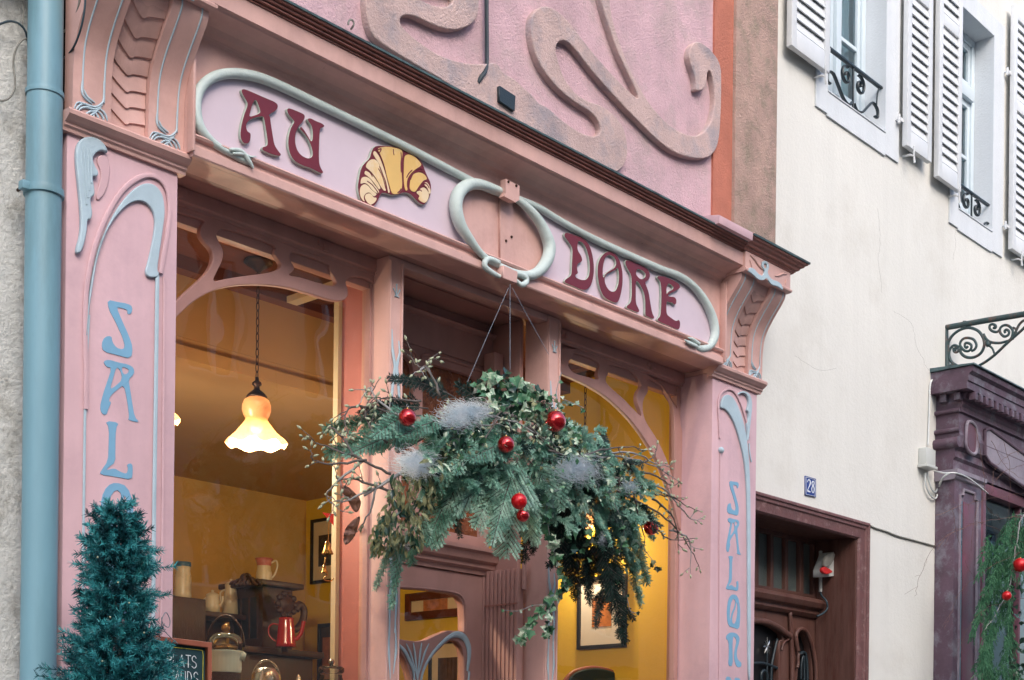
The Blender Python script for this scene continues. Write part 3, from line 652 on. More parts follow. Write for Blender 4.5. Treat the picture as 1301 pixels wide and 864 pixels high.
# ================================================================== SIGN
sg=thing('shop_sign','lilac sign reading AU DORE with croissant and pale green tube scrolls','sign',(4.5,-.05,3.95))
SY=-.050
top=[(301,89),(349.6,103.7),(414,136),(511.6,184.8),(586,223.6),(597,229)]
oval=[(640,245),(621,237.5),(606,234),(593.3,234),(583,242),(579.4,260),(584,284),(595.6,302.6),(608,319),(623,330)]
left=[(310,205),(290,193),(268,178),(254,160),(248.5,140),(251,120),(262,104),(280,94),(301,90)]
p1=left+top[1:]+[(590,233),(582,243),(579.4,260),(584,284),(595.6,302.6),(606,317),(612,327.5)]+[(500,284),(400,244),(322,213)]
plate('sign_panel',[onY(p1,SY)],-.044,SY,'lilac',sg,smooth_n=0)
rightc=[(839,340),(863,350),(881,363),(894,379),(906,405),(909.5,425),(904,440),(893,444),(885,441),(877,436)]
p2=[(671,264),(686,280),(695,299),(698,316),(694,332),(686,344),(676,350),(700,362),(780,395),(868,430),(885,441),(904,438),(908,425),(905,405),(893,380),(880,364),(860,350),(839,341),(800,324),(752,302.6),(712,281),(680,263)]
plate('sign_panel',[onY(p2,SY)],-.044,SY,'lilac',sg,smooth_n=0)
led=[(-.044,3.7225),(-.068,3.7225),(-.072,3.728),(-.072,3.757),(-.064,3.760),(-.060,3.770),(-.062,3.781),(-.074,3.785),(-.079,3.793),(-.074,3.800),(-.060,3.803),(-.044,3.803)]
MB().profX(led,PLX[1]+.012,PRX[0]-.012).build('sign_ledge','pink',sg)
MB().box(PLX[1]+.0005,PLX[1]+.0115,-.085,-.044,3.735,4.15).box(PRX[0]-.0115,PRX[0]-.0005,-.085,-.044,3.735,4.15).build('end_strip','pink',sg,bevel=.003)
def tubepx(pts,Y,name,m='palegreen',sq=1.,k=6):
    p=catmull(pts,k);pp=[]
    for a,b,w in p:
        q=P(a,b,Y);t=ray(a,b);fwd=(q.x*CA+(q.y+D)*SA);pp.append((q,w*.5/F*fwd))
    return MB().tube([q for q,_ in pp],[w for _,w in pp],12,sq=sq).build(name,m,sg,smooth='all')
tubepx([(322,215,2),(318,208,6),(308,203,9),(296,196,10),(285,191,9),(268,179,11),(254,162,14),(248.5,140,15),(251,120,14),(262,104,13),(282,94.5,13),(310,94.5,13),(345,104.5,12.5),(414,137,11.5),(511.6,184.8,10.5),(580,220.5,10),(620,240,9),(655,252,9),(684,264,9),(712,281,9),(752,302.6,9),(800,325,9.5),(839,342,9.5),(863,351,9.5),(881,364,10),(895,382,11),(905,404,12),(908,425,12),(902,439,10),(890,443.5,9),(881,438,8),(876,433,4)],-.066,'tube_moulding')
ov=[(645,247,8),(630,240.5,10),(610,234.5,13),(595,235,15),(583,245,17),(579,262,17.5),(584,284,16),(595.6,303,13),(609,320,9.5),(622,331,8),(640,340,7.5),(656,347,9),(672,350,12),(685,344,14),(695,330,16),(698,314,16.5),(693,297,15),(684,280,13),(670,264,11),(655,252,8)]
tubepx(ov,-.080,'oval_moulding')
tubepx([(636,352,5),(626,347,7),(617,340,7.5),(616,333,7.5),(622,329,7),(634,334,7)],-.092,'loop_moulding')
tubepx([(655,356,5),(662,362,7),(668,359,7.5),(668,353,7.5),(661,349,7),(650,347,7)],-.092,'loop_moulding')
# leafy tips
for pts in ([(296,195,3),(308,196,5),(318,199,3),(326,199,1)],[(292,190,4),(306,192,6),(316,204,6),(322,214,2)],[(885,440,4),(876,436,5),(870,432,2)],[(888,437,5),(880,431,4),(874,429,1.5)]):
    tubepx(pts,-.082,'leaf_tip')
# letters and croissant: dark face on weathered pale backing
zau=zf(290,100,6.643);zdo=zf(700,280,5.758);zcr=zf(440,170,7.854)
LY=SY-.014
def letter(nm,outer,holes,z):
    f=[onY([q[:2] for q in z(l)],LY) for l in [outer]+holes]
    o=plate('letter_'+nm,f,SY,LY,'red',sg,bev=.0025,smooth_n=2,side='edgegrey');return o
letter('a',[(108,95),(125,84),(150,88),(230,122),(320,162),(385,188),(418,212),(422,240),(405,272),(355,300),(345,310),(355,322),(365,400),(378,480),(392,560),(425,610),(448,635),(442,654),(415,655),(330,625),(283,600),(288,575),(318,568),(332,555),(325,480),(312,400),(300,330),(290,318),(225,332),(185,348),(158,375),(152,410),(165,445),(192,458),(192,500),(182,540),(150,553),(118,535),(100,490),(102,430),(118,350),(140,280),(165,215),(150,180),(118,130)],[[(218,190),(200,240),(183,300),(182,318),(215,310),(262,292),(270,275),(258,235),(243,195),(232,180)]],zau)
letter('u',[(492,262),(505,246),(530,250),(600,278),(645,300),(650,328),(632,365),(595,405),(575,450),(566,500),(570,560),(590,615),(630,655),(675,672),(705,662),(713,625),(700,570),(670,500),(630,450),(598,420),(608,402),(625,408),(665,465),(702,535),(712,500),(712,440),(700,390),(665,348),(675,332),(700,332),(740,355),(795,375),(817,398),(800,415),(778,418),(772,480),(768,600),(768,700),(780,750),(808,790),(790,803),(740,780),(700,757),(640,740),(580,710),(540,675),(512,610),(503,540),(510,470),(532,400),(560,362),(540,340),(505,300)],[],zau)
letter('d',[(97,98),(112,86),(150,98),(240,130),(285,180),(310,270),(318,360),(308,440),(285,495),(250,512),(220,508),(170,485),(125,468),(98,452),(103,432),(135,412),(150,395),(152,330),(155,250),(158,205),(130,160),(100,120)],[[(200,152),(228,160),(255,195),(275,260),(285,330),(280,400),(262,430),(235,437),(200,426),(172,405),(198,390),(200,378),(192,360),(194,318),(222,308),(232,290),(222,255),(200,225),(194,195)]],zdo)
letter('o',[(395,232),(430,224),(470,240),(505,290),(525,370),(527,450),(515,535),(498,590),(478,607),(435,592),(385,560),(358,500),(342,420),(340,340),(355,280)],[[(425,252),(455,262),(475,290),(478,325),(460,350),(425,368),(397,390),(384,425),(379,380),(384,320),(400,270)],[(490,345),(497,390),(496,450),(480,505),(460,522),(430,515),(405,480),(393,440),(400,405),(425,385),(460,372),(482,355)]],zdo)
letter('r',[(545,295),(560,286),(600,298),(680,335),(718,368),(728,405),(715,440),(688,450),(702,485),(718,530),(728,600),(742,680),(760,710),(748,724),(710,708),(688,695),(690,650),(690,590),(680,525),(655,475),(622,432),(622,520),(622,605),(640,640),(650,662),(638,677),(600,662),(550,640),(555,622),(580,605),(590,560),(590,470),(588,400),(560,355),(542,315)],[[(632,357),(660,362),(688,382),(694,405),(680,425),(655,430),(630,405),(622,385)]],zdo)
letter('e',[(775,412),(790,402),(830,408),(900,438),(942,468),(948,492),(925,512),(885,530),(855,548),(870,556),(905,558),(920,580),(918,612),(900,620),(890,602),(862,602),(848,590),(846,640),(848,688),(880,712),(918,738),(935,722),(948,745),(945,790),(925,802),(860,772),(790,742),(775,722),(800,702),(806,620),(808,520),(802,450),(780,425)],[[(856,462),(880,470),(898,488),(890,505),(860,520),(846,540),(846,500)]],zdo)
cro=[onY(zcr([(275,125),(340,114),(430,118),(520,132),(580,160),(650,190),(720,240),(765,300),(785,360),(815,430),(845,490),(850,560),(838,620),(808,680),(775,714),(730,695),(680,645),(630,595),(575,585),(520,610),(455,615),(395,592),(350,592),(325,650),(295,705),(260,733),(205,712),(145,672),(122,600),(112,520),(125,440),(145,340),(185,285),(232,245),(248,180)]),LY)]
cro_o=plate('croissant_emblem',cro,SY,LY,'maroon',sg,bev=.0025,smooth_n=1,side='edgegrey')
segs=[('cream',[(182,640),(188,608),(225,592),(250,608),(272,640),(300,636),(296,668),(270,695),(240,712),(205,685)]),
('cream',[(132,560),(148,518),(185,500),(215,520),(250,565),(305,600),(285,622),(262,622),(232,585),(198,590),(172,620),(172,655),(185,680),(160,665),(138,625)]),
('cream',[(136,505),(150,435),(195,428),(235,450),(270,500),(330,578),(315,600),(255,565),(222,515),(185,488),(160,495)]),
('cream',[(176,402),(190,362),(230,385),(275,435),(320,500),(340,545),(322,560),(270,480),(210,422)]),
('cream',[(190,335),(208,285),(250,252),(300,262),(335,330),(370,430),(400,560),(378,575),(345,535),(300,450),(250,385),(215,352)]),
('cream',[(262,200),(280,165),(325,225),(352,290),(385,390),(418,520),(435,592),(408,585),(392,490),(362,390),(325,300),(290,245)]),
('gold',[(305,150),(345,135),(420,128),(500,145),(552,160),(560,200),(542,290),(550,400),(556,540),(530,590),(490,605),(452,598),(430,520),(402,420),(378,320),(345,220)]),
('gold',[(575,245),(590,212),(630,205),(690,235),(735,285),(750,318),(700,345),(645,390),(605,450),(598,520),(612,562),(585,572),(570,460),(574,350)]),
('gold',[(640,450),(668,400),(725,382),(778,405),(810,455),(770,462),(735,505),(708,545),(685,582),(650,575),(630,545),(632,500)]),
('cream',[(692,592),(722,560),(765,530),(800,555),(825,600),(812,660),(785,692),(748,680),(712,650),(735,620)]),
('cream',[(770,495),(800,480),(828,520),(842,580),(828,610),(808,560)])]
for i,(m,l) in enumerate(segs):
    plate('pastry_segment',[onY([q[:2] for q in zcr(l)],LY)],LY,LY-.0018,m,cro_o,smooth_n=2)
strk=MB()
for l in ([(300,145),(335,205),(365,280),(385,350),(395,400)],[(470,150),(472,190),(478,215)],[(545,180),(550,240),(545,300),(548,390)],[(330,320),(360,400),(390,470),(415,590)],[(190,360),(235,385),(262,430)],[(205,470),(255,505),(300,560),(325,600)],[(600,440),(625,395),(660,360)],[(640,460),(660,410),(690,370)],[(700,385),(740,372),(775,378)],[(765,500),(800,500),(830,545)],[(770,520),(800,535),(820,580)],[(315,160),(350,150),(330,190)],[(510,590),(535,570),(548,545)],[(705,570),(735,560),(755,575)],[(320,345),(340,380),(370,450),(398,560)],[(700,355),(735,345),(765,350)]):
    strk.tube([P(a,b,LY-.002) for a,b in catmull(zcr(l),4)],[.0008]+[.0026]*(4*(len(l)-1)-1)+[.0008],5,sq=.3)
strk.build('emblem_line','maroon',cro_o)
# brackets
MB().add([*[tuple(P(x,y,-.112)) for x,y in((642.5,227),(660,236),(660,254),(655,257),(640,249),(642.5,245))],*[tuple(P(x,y,-.112)+Vector((0,.03,0))) for x,y in((642.5,227),(660,236),(660,254),(655,257),(640,249),(642.5,245))]],[(0,1,2,3,4,5),(11,10,9,8,7,6)]+[(i,(i+1)%6,6+(i+1)%6,6+i) for i in range(6)]).build('top_bracket','pink',sg)
w_=onY([(636,248),(652,255),(652,338),(636,331)],-.058);plate('strap',[w_],-.045,-.058,'pink',sg,smooth_n=0)
w_=onY([(640,337),(658,345),(657,360),(639,353)],-.112);bb=plate('bottom_bracket',[w_],-.06,-.112,'pink',sg,bev=.003,smooth_n=0)
sm=MB()
for x,y,yy in((646,231,-.114),(656,236,-.114),(643,306,-.06),(650,301,-.06)): sm.sphere(P(x,y,yy),.006,5)
sm.build('screw_head','bronze',sg,smooth='all')
# ================================================================== LEFT NEIGHBOUR + DRAINPIPE
lh=thing('grey_house','rough grey beige rendered house at the far left behind the drainpipe','house',(0,.13,0))
mb=MB();mb.box(-4,2.425,.13,.5,0,9);mb.build('wall','greywall',lh)
MB().box(-4,2.42,.6,6,8.7,8.95).build('roof','roof',lh)
dp=thing('drainpipe','blue grey round drainpipe running down beside the left SALON pilaster','drainpipe',(2.372,.02,0))
mb=MB();pc=(2.371,.022)
zj1=P(58,122,.02).z
mb.lathe([(.057,.1),(.057,zj1)],(pc[0],pc[1],0),36);mb.lathe([(.0605,zj1-.004),(.061,zj1+.006),(.0605,zj1+.012),(.0555,zj1+.013),(.0555,8.5)],(pc[0],pc[1],0),36)
mb.build('pipe','pipe',dp,smooth=True)
zb=P(56,245,.02).z
MB().lathe([(.058,zb-.014),(.064,zb-.012),(.065,zb),(.064,zb+.012),(.058,zb+.014)],(pc[0],pc[1],0),36).build('pipe_clamp','pipe',dp,smooth=True)
MB().box(pc[0]-.085,pc[0]-.055,.0,.03,zb-.014,zb+.014).build('clamp_lug','pipe',dp,bevel=.004)
MB().tube([(pc[0]-.07,.01,zb),(pc[0]-.07,.06,zb-.003)],.006,6).build('wall_pin','bronze',dp)
def cable(name,pts,Y,r,m,label,cat='cable',group=None,k=6):
    pp=[P(q[0],q[1],q[2] if len(q)>2 else Y) for q in catmull([tuple(q)+((Y,) if len(q)<3 else ()) for q in pts],k)]
    return tag(MB().tube(pp,r,8).build(name,m,None,smooth='all'),label,cat,group)
cable('dark_wire',[(-3,32,.09),(4,29,.08),(12,27,.08),(22,29,.07),(30,36,.07),(34,46,.08),(36,60,.1)],.09,.0035,'cabled','dark loop of wire curving left from the top of the drainpipe')
cable('grey_wire',[(36,50,.08),(30,50,.06),(23,57,.06),(18,70,.07),(17,85,.08),(19,100,.08),(18,114,.08),(12,124,.08),(4,128,.09),(-2,127,.12)],.09,.0034,'cableg','pale grey wire hanging in a bend left of the drainpipe')
cable('thin_wire',[(29,-2),(30,20),(29,32),(36,44)],.10,.0014,'cableg','thin straight wire down the grey wall above the wire loops')
cable('beige_wire',[(78,42,.06),(86,36,.03),(94,25,-.02),(100,8,-.06),(102,-10,-.08)],-.05,.004,'cableg','beige wire bending up from behind the drainpipe to the corbel')
cable('black_wire',[(80,74,.06),(88,68,0),(96,55,-.06),(103,35,-.1),(107,15,-.12),(109,-8,-.13)],-.05,.0035,'cabled','black wire sweeping up over the left corbel')
# ================================================================== WHITE HOUSE
wh=thing('white_house','cream white rendered house with pale louvred shutters right of the pink house','house',(10,.12,0))
WY=.12
a1=P(1124,80,WY).x;a0=P(1052,60,WY).x-.02
b1=P(1261.5,60,WY).x;b0=P(1219,240,WY).x-.04
sl1=P(1103,158,.25).z;sl2=P(1247,289,.25).z
tp2=6.935;DXR=7.937;DXL=6.70
w1=(a0,a1,sl1-.11,sl1+1.75);w2=(b0,b1,sl2-.11,tp2)
mb=MB();holes_wall(mb,6.62,14.5,0,9.0,[(DXL,DXR+.0,0,3.085),w1,w2,(9.3,12.3,.6,3.5)],WY,.40)
mb.build('wall','white',wh)
mb=MB();mb.box(7.1,14.5,.6,8,8.8,9.0).build('roof','roof',wh)
mb=MB();mb.box(6.67,14.5,.98,1.1,0,8.7).box(6.67,14.4,.41,.97,5.0,5.1).build('inner_shell','darkvoid',wh)
def surround(x0,x1,z0,z1):
    mb=MB();t=.012;e=.13;yb=WY-.0008
    mb.box(x0-e,x0-.0006,WY-t,yb,z0-e,z1+e).box(x1+.0006,x1+e+.05,WY-t,yb,z0-e,z1+e).box(x0-.0005,x1+.0005,WY-t,yb,z0-e*1.1,z0-.0006).box(x0-.0005,x1+.0005,WY-t,yb,z1+.0006,z1+e)
    mb.box(x1-.004,x1-.0004,WY-t,.30,z0+.0004,z1-.0004).box(x0+.0004,x0+.004,WY-t,.30,z0+.0004,z1-.0004).profX([(WY-.018,z0+.0004),(.30,z0+.0004),(.30,z0+.13),(.25,z0+.11),(WY-.018,z0+.006)],x0+.0045,x1-.0045).box(x0+.0045,x1-.0045,WY-t,.30,z1-.004,z1-.0004)
    return mb.build('window_surround','bluewhite',wh)
def casement(x0,x1,z0,z1,tr):
    """frame, transom bar, two leaves"""
    m=(x0+x1)/2;y=.25
    mb=MB();f=.05
    mb.box(x0,x0+f,y,y+.06,z0,z1).box(x1-f,x1,y,y+.06,z0,z1).box(x0+f,x1-f,y,y+.06,z1-f,z1).box(x0+f,x1-f,y,y+.06,z0,z0+f)
    zt_=z1-.46
    if tr: mb.box(x0+f,x1-f,y-.02,y+.06,zt_,zt_+.09)
    mb.box(m-.03,m+.03,y-.01,y+.05,z0+f,(zt_ if tr else z1-f))
    fr=mb.build('window','winwhite',wh,bevel=.005)
    s=MB()
    for xa,xb in((x0+f,m-.03),(m+.03,x1-f)):
        for za,zb_ in ((z0+f,(zt_ if tr else z1-f)),)+(((zt_+.09,z1-f),) if tr else ()):
            s.box(xa+.003,xa+.04,y+.012,y+.045,za+.003,zb_-.003).box(xb-.04,xb-.003,y+.012,y+.045,za+.003,zb_-.003).box(xa+.04,xb-.04,y+.012,y+.045,zb_-.045,zb_-.003).box(xa+.04,xb-.04,y+.012,y+.045,za+.003,za+.05)
            if zb_-za>.8: s.box(xa+.04,xb-.04,y+.015,y+.042,za+.38,za+.405)
    s.build('sash','winwhite',fr,bevel=.003)
    MB().quad((x0+f,y+.03,z0+f),(x1-f,y+.03,z0+f),(x1-f,y+.03,z1-f),(x0+f,y+.03,z1-f)).build('pane','glassup',fr,fix=False)
    cu=MB();n=30
    for sx in (0,1):
        xa=x0+.01 if sx==0 else m+.01;xb=m-.01 if sx==0 else x1-.01
        for i in range(n):
            q0=xa+(xb-xa)*i/n;q1=xa+(xb-xa)*(i+1)/n
            cu.quad((q0,33e-2+.015*math.sin(i*1.1),z0),(q1,33e-2+.015*math.sin(i*1.1+1.1),z0),(q1,33e-2+.015*math.sin(i*1.1+1.1),z1),(q0,33e-2+.015*math.sin(i*1.1),z1))
    cu.build('curtain','curtain',fr,smooth='all')
for w_,tr in((w1,False),(w2,True)):
    surround(*w_);casement(w_[0]+.0045,w_[1]-.0045,w_[2]+.10,w_[3]-.0045,tr)
def shutter(x0,x1,z0,z1,y,lab,hinge_left,zoff=0):
    t=thing('window_shutter',lab,'shutter',(x0,y,z0),'louvred shutters of the white house')
    st=.055;d=.035
    mb=MB();mb.box(x0,x0+st,y-d,y,z0,z1).box(x1-st,x1,y-d,y,z0,z1)
    zm=z0+(z1-z0)*.60
    for za,zb_ in((z0,z0+.11),(zm-.04,zm+.04),(z1-.09,z1)): mb.box(x0+st,x1-st,y-d+.001,y-.001,za,zb_)
    mb.build('shutter_frame','shutter',t,bevel=.004)
    lv=MB()
    for za,zb_ in((z0+.11,zm-.04),(zm+.04,z1-.09)):
        n=int((zb_-za)/.062)
        for i in range(n):
            zc=za+(i+.5)*(zb_-za)/n
            lv.add([(x0+st-.002,y-.034,zc-.030),(x1-st+.002,y-.034,zc-.030),(x1-st+.002,y-.026,zc-.030),(x0+st-.002,y-.026,zc-.030),(x0+st-.002,y-.012,zc+.047),(x1-st+.002,y-.012,zc+.047),(x1-st+.002,y-.004,zc+.047),(x0+st-.002,y-.004,zc+.047)],[(0,1,2,3),(4,5,6,7),(0,1,5,4),(3,2,6,7),(0,3,7,4),(1,2,6,5)])
    lv.build('louvres','shutter',t)
    hx=x0 if hinge_left else x1;s=-1 if hinge_left else 1
    for zz in (z0+.16,z0+1.28):
        MB().box(min(hx,hx+s*.05),max(hx,hx+s*.05),y-.01,y+.01,zz-.01,zz+.012).tube([(hx+s*.045,y+.0,zz-.025),(hx+s*.045,y,zz+.03)],.009,8).tube([(hx+s*.045,y+.0,zz),(hx+s*.045,WY,zz)],.007,6).build('hinge','shutter',t)
    xc=x0+(x1-x0)*.22 if hinge_left else x1-(x1-x0)*.15
    MB().tube([(xc,WY,z0-.03),(xc,y-.02,z0-.035),(xc,y-.045,z0-.05),(xc+.01,y-.045,z0-.09)],.007,6).tube([(xc,y-.045,z0-.05),(xc-.01,y-.05,z0+.01)],.006,6).build('shutter_catch','shutter',t)
SYY=.085
def shp2(xa,ya,xb,lab,hl,h):
    p=P(xa,ya,SYY);q=P(xb,ya,SYY-.035);shutter(p.x,q.x,p.z,p.z+h,SYY,lab,hl)
shp2(999,59.5,1054.5,'pale louvred shutter at the top left of the white house beside the pink corner',False,1.72)
shp2(1146,186,1184,'narrow pale louvred shutter left of the double leaf, nearest the first window',True,1.72)
shp2(1186,225,1221.5,'pale louvred shutter folded against the left edge of the second window',False,1.78)
shp2(1280.5,317,1330,'pale louvred shutter cut by the right edge of the picture',True,1.78)
# window rails
def rail(w_,zt,lab):
    t=thing('window_rail',lab,'window rail',((w_[0]+w_[1])/2,WY,zt),'scrolled iron window rails')
    y=WY+.02;x0,x1=w_[0]+.003,w_[1]-.003
    MB().box(x0,x1,y-.012,y+.012,zt-.006,zt+.008).build('rail_bar','black',t,bevel=.002)
    m=(x0+x1)/2
    def spiral(cx,cz,r0,r1,a0,a1,n=22):
        return [(cx+(r0+(r1-r0)*i/n)*math.cos(a0+(a1-a0)*i/n),y,cz+(r0+(r1-r0)*i/n)*math.sin(a0+(a1-a0)*i/n)) for i in range(n+1)]
    for s in(-1,1):
        c=(m+s*.085,zt-.085)
        sp=spiral(c[0],c[1],.012,.062,0 if s>0 else math.pi,s*(2.6*math.pi)+(0 if s>0 else math.pi))
        MB().tube(sp,.0075,6,sq=1.6).build('scroll','black',t,smooth=True)
        pts=catmull([(m+s*.012,y,zt-.22),(m+s*.05,y,zt-.25),(m+s*.12,y,zt-.235),(m+s*.19,y,zt-.175),(m+s*.25,y,zt-.13),(m+s*.31,y,zt-.15),(m+s*.315,y,zt-.2),(m+s*.28,y,zt-.205)],5)
        MB().tube(pts,.0075,6,sq=1.6).build('scroll','black',t,smooth=True)
        MB().tube(catmull([(m+s*.33,y,zt-.01),(m+s*.31,y,zt-.06),(m+s*.30,y,zt-.14)],5),.006,6).build('scroll_tail','black',t,smooth=True)
    MB().tube([(m,y,zt),(m,y,zt-.3)],.008,6).build('rail_post','black',t,smooth=True)
rz=P(1085,86,WY+.02).z;rz2=P(1240,250,WY+.02).z
rail(w1,rz,'black scrolled iron rail across the left upper window');rail(w2,rz2,'black scrolled iron rail across the right upper window')
for pts in ([(1214,238),(1213,262),(1214,300),(1212,330)],[(1115,265),(1118,300),(1116,330),(1121,372)],[(1010,452),(1040,470),(1062,468)],[(1135,395),(1158,412),(1165,440),(1180,470)]):
    c=catmull(pts,6);MB().tube([P(x+R.gauss(0,.7),y,WY+.0002) for x,y in c],.0007,4).build('hairline_crack','cableg',wh)
# ---- door 28
DYb=.396
fr=thing('door_surround','worn maroon brown moulded wooden surround with deep porch of door 28','door frame',(7.4,.1,0))
prf=[(0,0),(.0,-.03),(.008,-.036),(.018,-.036),(.024,-.028),(.04,-.028),(.048,-.02),(.100,-.016),(.110,-.004),(.111,0)]
# head and right jamb as mitred moulding
ox,oz=8.045,3.178
v=[];n=len(prf)
for (o,d) in prf:
    v.append((DXL-.3,WY+d,oz-o))
for (o,d) in prf: v.append((ox-o,WY+d,oz-o))
for (o,d) in prf: v.append((ox-o,WY+d,.12))
MB().add(v,[(i,i+1,n+i+1,n+i) for i in range(n-1)]+[(n+i,n+i+1,2*n+i+1,2*n+i) for i in range(n-1)]).build('moulding','brownframe',fr)
MB().box(DXL,DXR-.003,WY+.001,DYb,3.079,3.0848).box(DXR-.018,DXR-.0005,WY+.001,DYb,.12,3.078).build('porch_lining','brown',fr)
dl=thing('street_door','carved brown wooden double door under a frosted fanlight, number 28','door',(7.3,.42,.12))
z3=zf(940,620,3.5417)
def dpl(name,loops,yb,yf,m,par,bev=.003,n=0): return plate(name,[onY([q[:2] for q in z3(l)],yf) for l in loops],yb,yf,m,par,bev=bev,smooth_n=n)
panes=[[(85,195),(140,208),(140,446),(85,436)],[(152,212),(207,224),(207,458),(152,448)],[(218,230),(272,243),(272,470),(218,460)],[(287,244),(332,254),(332,482),(287,473)]]
panes=[[(-70,160),(-10,172),(-10,418),(-70,406)],[(5,176),(70,190),(70,433),(5,420)]]+panes
tz=z3([(75,150),(350,210),(350,520),(75,460)])
lf=dpl('fanlight_frame',[[(-90,130),(395,238),(395,520),(-90,420)]]+panes,DYb+.05,DYb,'brown',dl)
for q in panes:
    dpl('fanlight_pane',[q],DYb+.035,DYb+.03,'frost',lf,bev=0)
bz1=P(*z3([(330,500)])[0][:2],DYb).z;bz0=P(*z3([(330,560)])[0][:2],DYb).z
X0b,X1b=DXL+.0,DXR-.02
h=bz1-bz0
MB().profX([(DYb+.04,bz1),(DYb-.02,bz1),(DYb-.055,bz1-.01),(DYb-.075,bz1-.035),(DYb-.06,bz1-.065),(DYb-.03,bz1-.075),(DYb-.035,bz1-.10),(DYb-.015,bz1-.12),(DYb+.04,bz1-.125)],X0b,X1b-.0).build('transom_beam','brown',dl,bevel=.002)
arL=[(-60,1400),(-60,640),(-20,625),(30,610),(75,606),(120,612),(160,630),(190,655),(195,680),(178,690),(176,760),(176,1400)]
arR=[(262,1400),(258,860),(268,760),(262,700),(262,660),(275,645),(292,655),(310,700),(322,770),(326,860),(326,1400)]
dpl('door_leaf',[[(-100,480),(350,560),(350,1900),(-100,1900)],arL,arR],DYb+.05,DYb+.004,'brown',dl,bev=.003,n=0)
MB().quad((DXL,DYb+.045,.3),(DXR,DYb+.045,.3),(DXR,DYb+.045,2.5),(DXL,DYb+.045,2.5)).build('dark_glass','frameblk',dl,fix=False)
def droll(pts,r,m='brown',name='arch_roll',y=DYb-.012):
    p=catmull(z3(pts),6);return MB().tube([P(q[0],q[1],y) for q in p],r,8).build(name,m,dl,smooth='all')
droll([(-60,640),(-20,612),(30,600),(75,598),(120,604),(165,624),(205,652),(228,668)],.02)
droll([(228,668),(218,682),(205,690),(194,706),(188,730)],.006)
droll([(262,735),(256,700),(252,665),(262,640),(280,635),(300,650),(320,695),(335,760),(342,864),(342,1300)],.014)
droll([(265,745),(262,765),(262,790),(258,810)],.010)
droll([(225,560),(232,700),(234,900),(236,1400)],.014,name='astragal')
droll([(350,600),(356,900),(358,1400)],.010,name='jamb_bead')
# iron flower grille behind the glass opening
for k in range(8):
    a=k*math.pi/4;c_=z3([(122,715)])[0]
    cc=P(c_[0],c_[1],DYb+.02)
    MB().tube([cc,cc+Vector((math.cos(a)*.022,0,math.sin(a)*.03)),cc+Vector((math.cos(a)*.042,0,math.sin(a)*.058))],[.003,.0075,.001],6).build('iron_petal','steel',dl,smooth=True)
for pts,r in (([(122,735),(122,864),(122,1300)],.006),([(168,680),(150,760),(140,860),(140,1300)],.009),([(60,790),(100,788),(140,800),(178,815)],.010),([(95,864),(96,835),(108,822),(120,832),(125,864)],.010),([(270,750),(285,740),(298,760),(304,864),(304,1200)],.010),([(275,864),(277,790),(287,760),(290,864),(290,1200)],.008)):
    droll(pts,r,'black','iron_grille',DYb+.02)
# bell light box
bl=thing('porch_lamp','white plastic porch lamp box with a red part inside the door 28 porch','lamp',tuple(P(1050,716,.30)))
w_=onY([(1048,703),(1062,700),(1063,731),(1050,733),(1040,733),(1040,724)],.30)
plate('lamp_box',[w_],.34,.27,'plasticw',bl,bev=.004,smooth_n=0)
w_=onY([(1049,704),(1059,701),(1056,716),(1046,722),(1044,716)],.26)
plate('cracked_cover',[w_],.268,.245,'cableg',bl,bev=.004,smooth_n=1)
w_=onY([(1043,722),(1047,720),(1054,724),(1057,727),(1050,730),(1044,728)],.25)
plate('red_part',[w_],.262,.24,'redplastic',bl,bev=.003,smooth_n=1)
tag(MB().tube([P(1042.5,700,.36),P(1042.5,752,.36)],.011,10).build('white_conduit','plasticw',None,smooth=True),'short white plastic conduit left of the porch lamp','conduit')
cable('black_cable',[(1042.5,752,.36),(1044,757,.34),(1050,764,.30),(1051,773,.30),(1046,779,.30),(1038,783,.31)],.3,.006,'cabled','black cable curling below the white conduit in the porch')
# number plate
npl=thing('house_number_plate','small blue enamel plate with white number 28 on the cream wall','number plate',tuple(P(1029,618,WY)))
w_=onY([(1023,604.5),(1036.5,608.5),(1036.5,632),(1023,629)],WY-.006)
plate('enamel_plate',[w_],WY,WY-.008,'plate',npl,bev=.001,smooth_n=0)
w_=[P(x,y,WY-.0095) for x,y in((1024,606),(1035.6,609.3),(1035.6,630.6),(1024,628))]
MB().tube(w_+[w_[0]],.0016,5).build('plate_border','platewhite',npl)
def dig(name,strokes):
    for pts in strokes:
        p=catmull([tuple(q) for q in pts],5)
        MB().tube([P(a,b,WY-.0095) for a,b,_ in p],[w*.0021 for _,_,w in p],8,sq=.25).build(name,'platewhite',npl)
dig('digit_two',[[(1026.0,612.5,1.5),(1026.6,610.2,1.2),(1028.3,609.8,1.6),(1029.6,612.3,2.8),(1029,616,2.4),(1027.2,620,1.3),(1026,623.2,1.6)],[(1025.9,623.6,2.1),(1028,624.4,2.2),(1029.8,625,1.2)]])
dig('digit_eight',[[(1033,611.3,1.3),(1031.7,613.2,2.1),(1032.0,616.2,1.7),(1033.6,618.3,1.9),(1034.4,621.6,2.2),(1033.6,625.6,1.6),(1032.2,625.3,1.6),(1031.4,622,2.2),(1032,618.6,1.5),(1033.9,615.8,1.6),(1034.2,613,1.8),(1033,611.3,1.3)]])
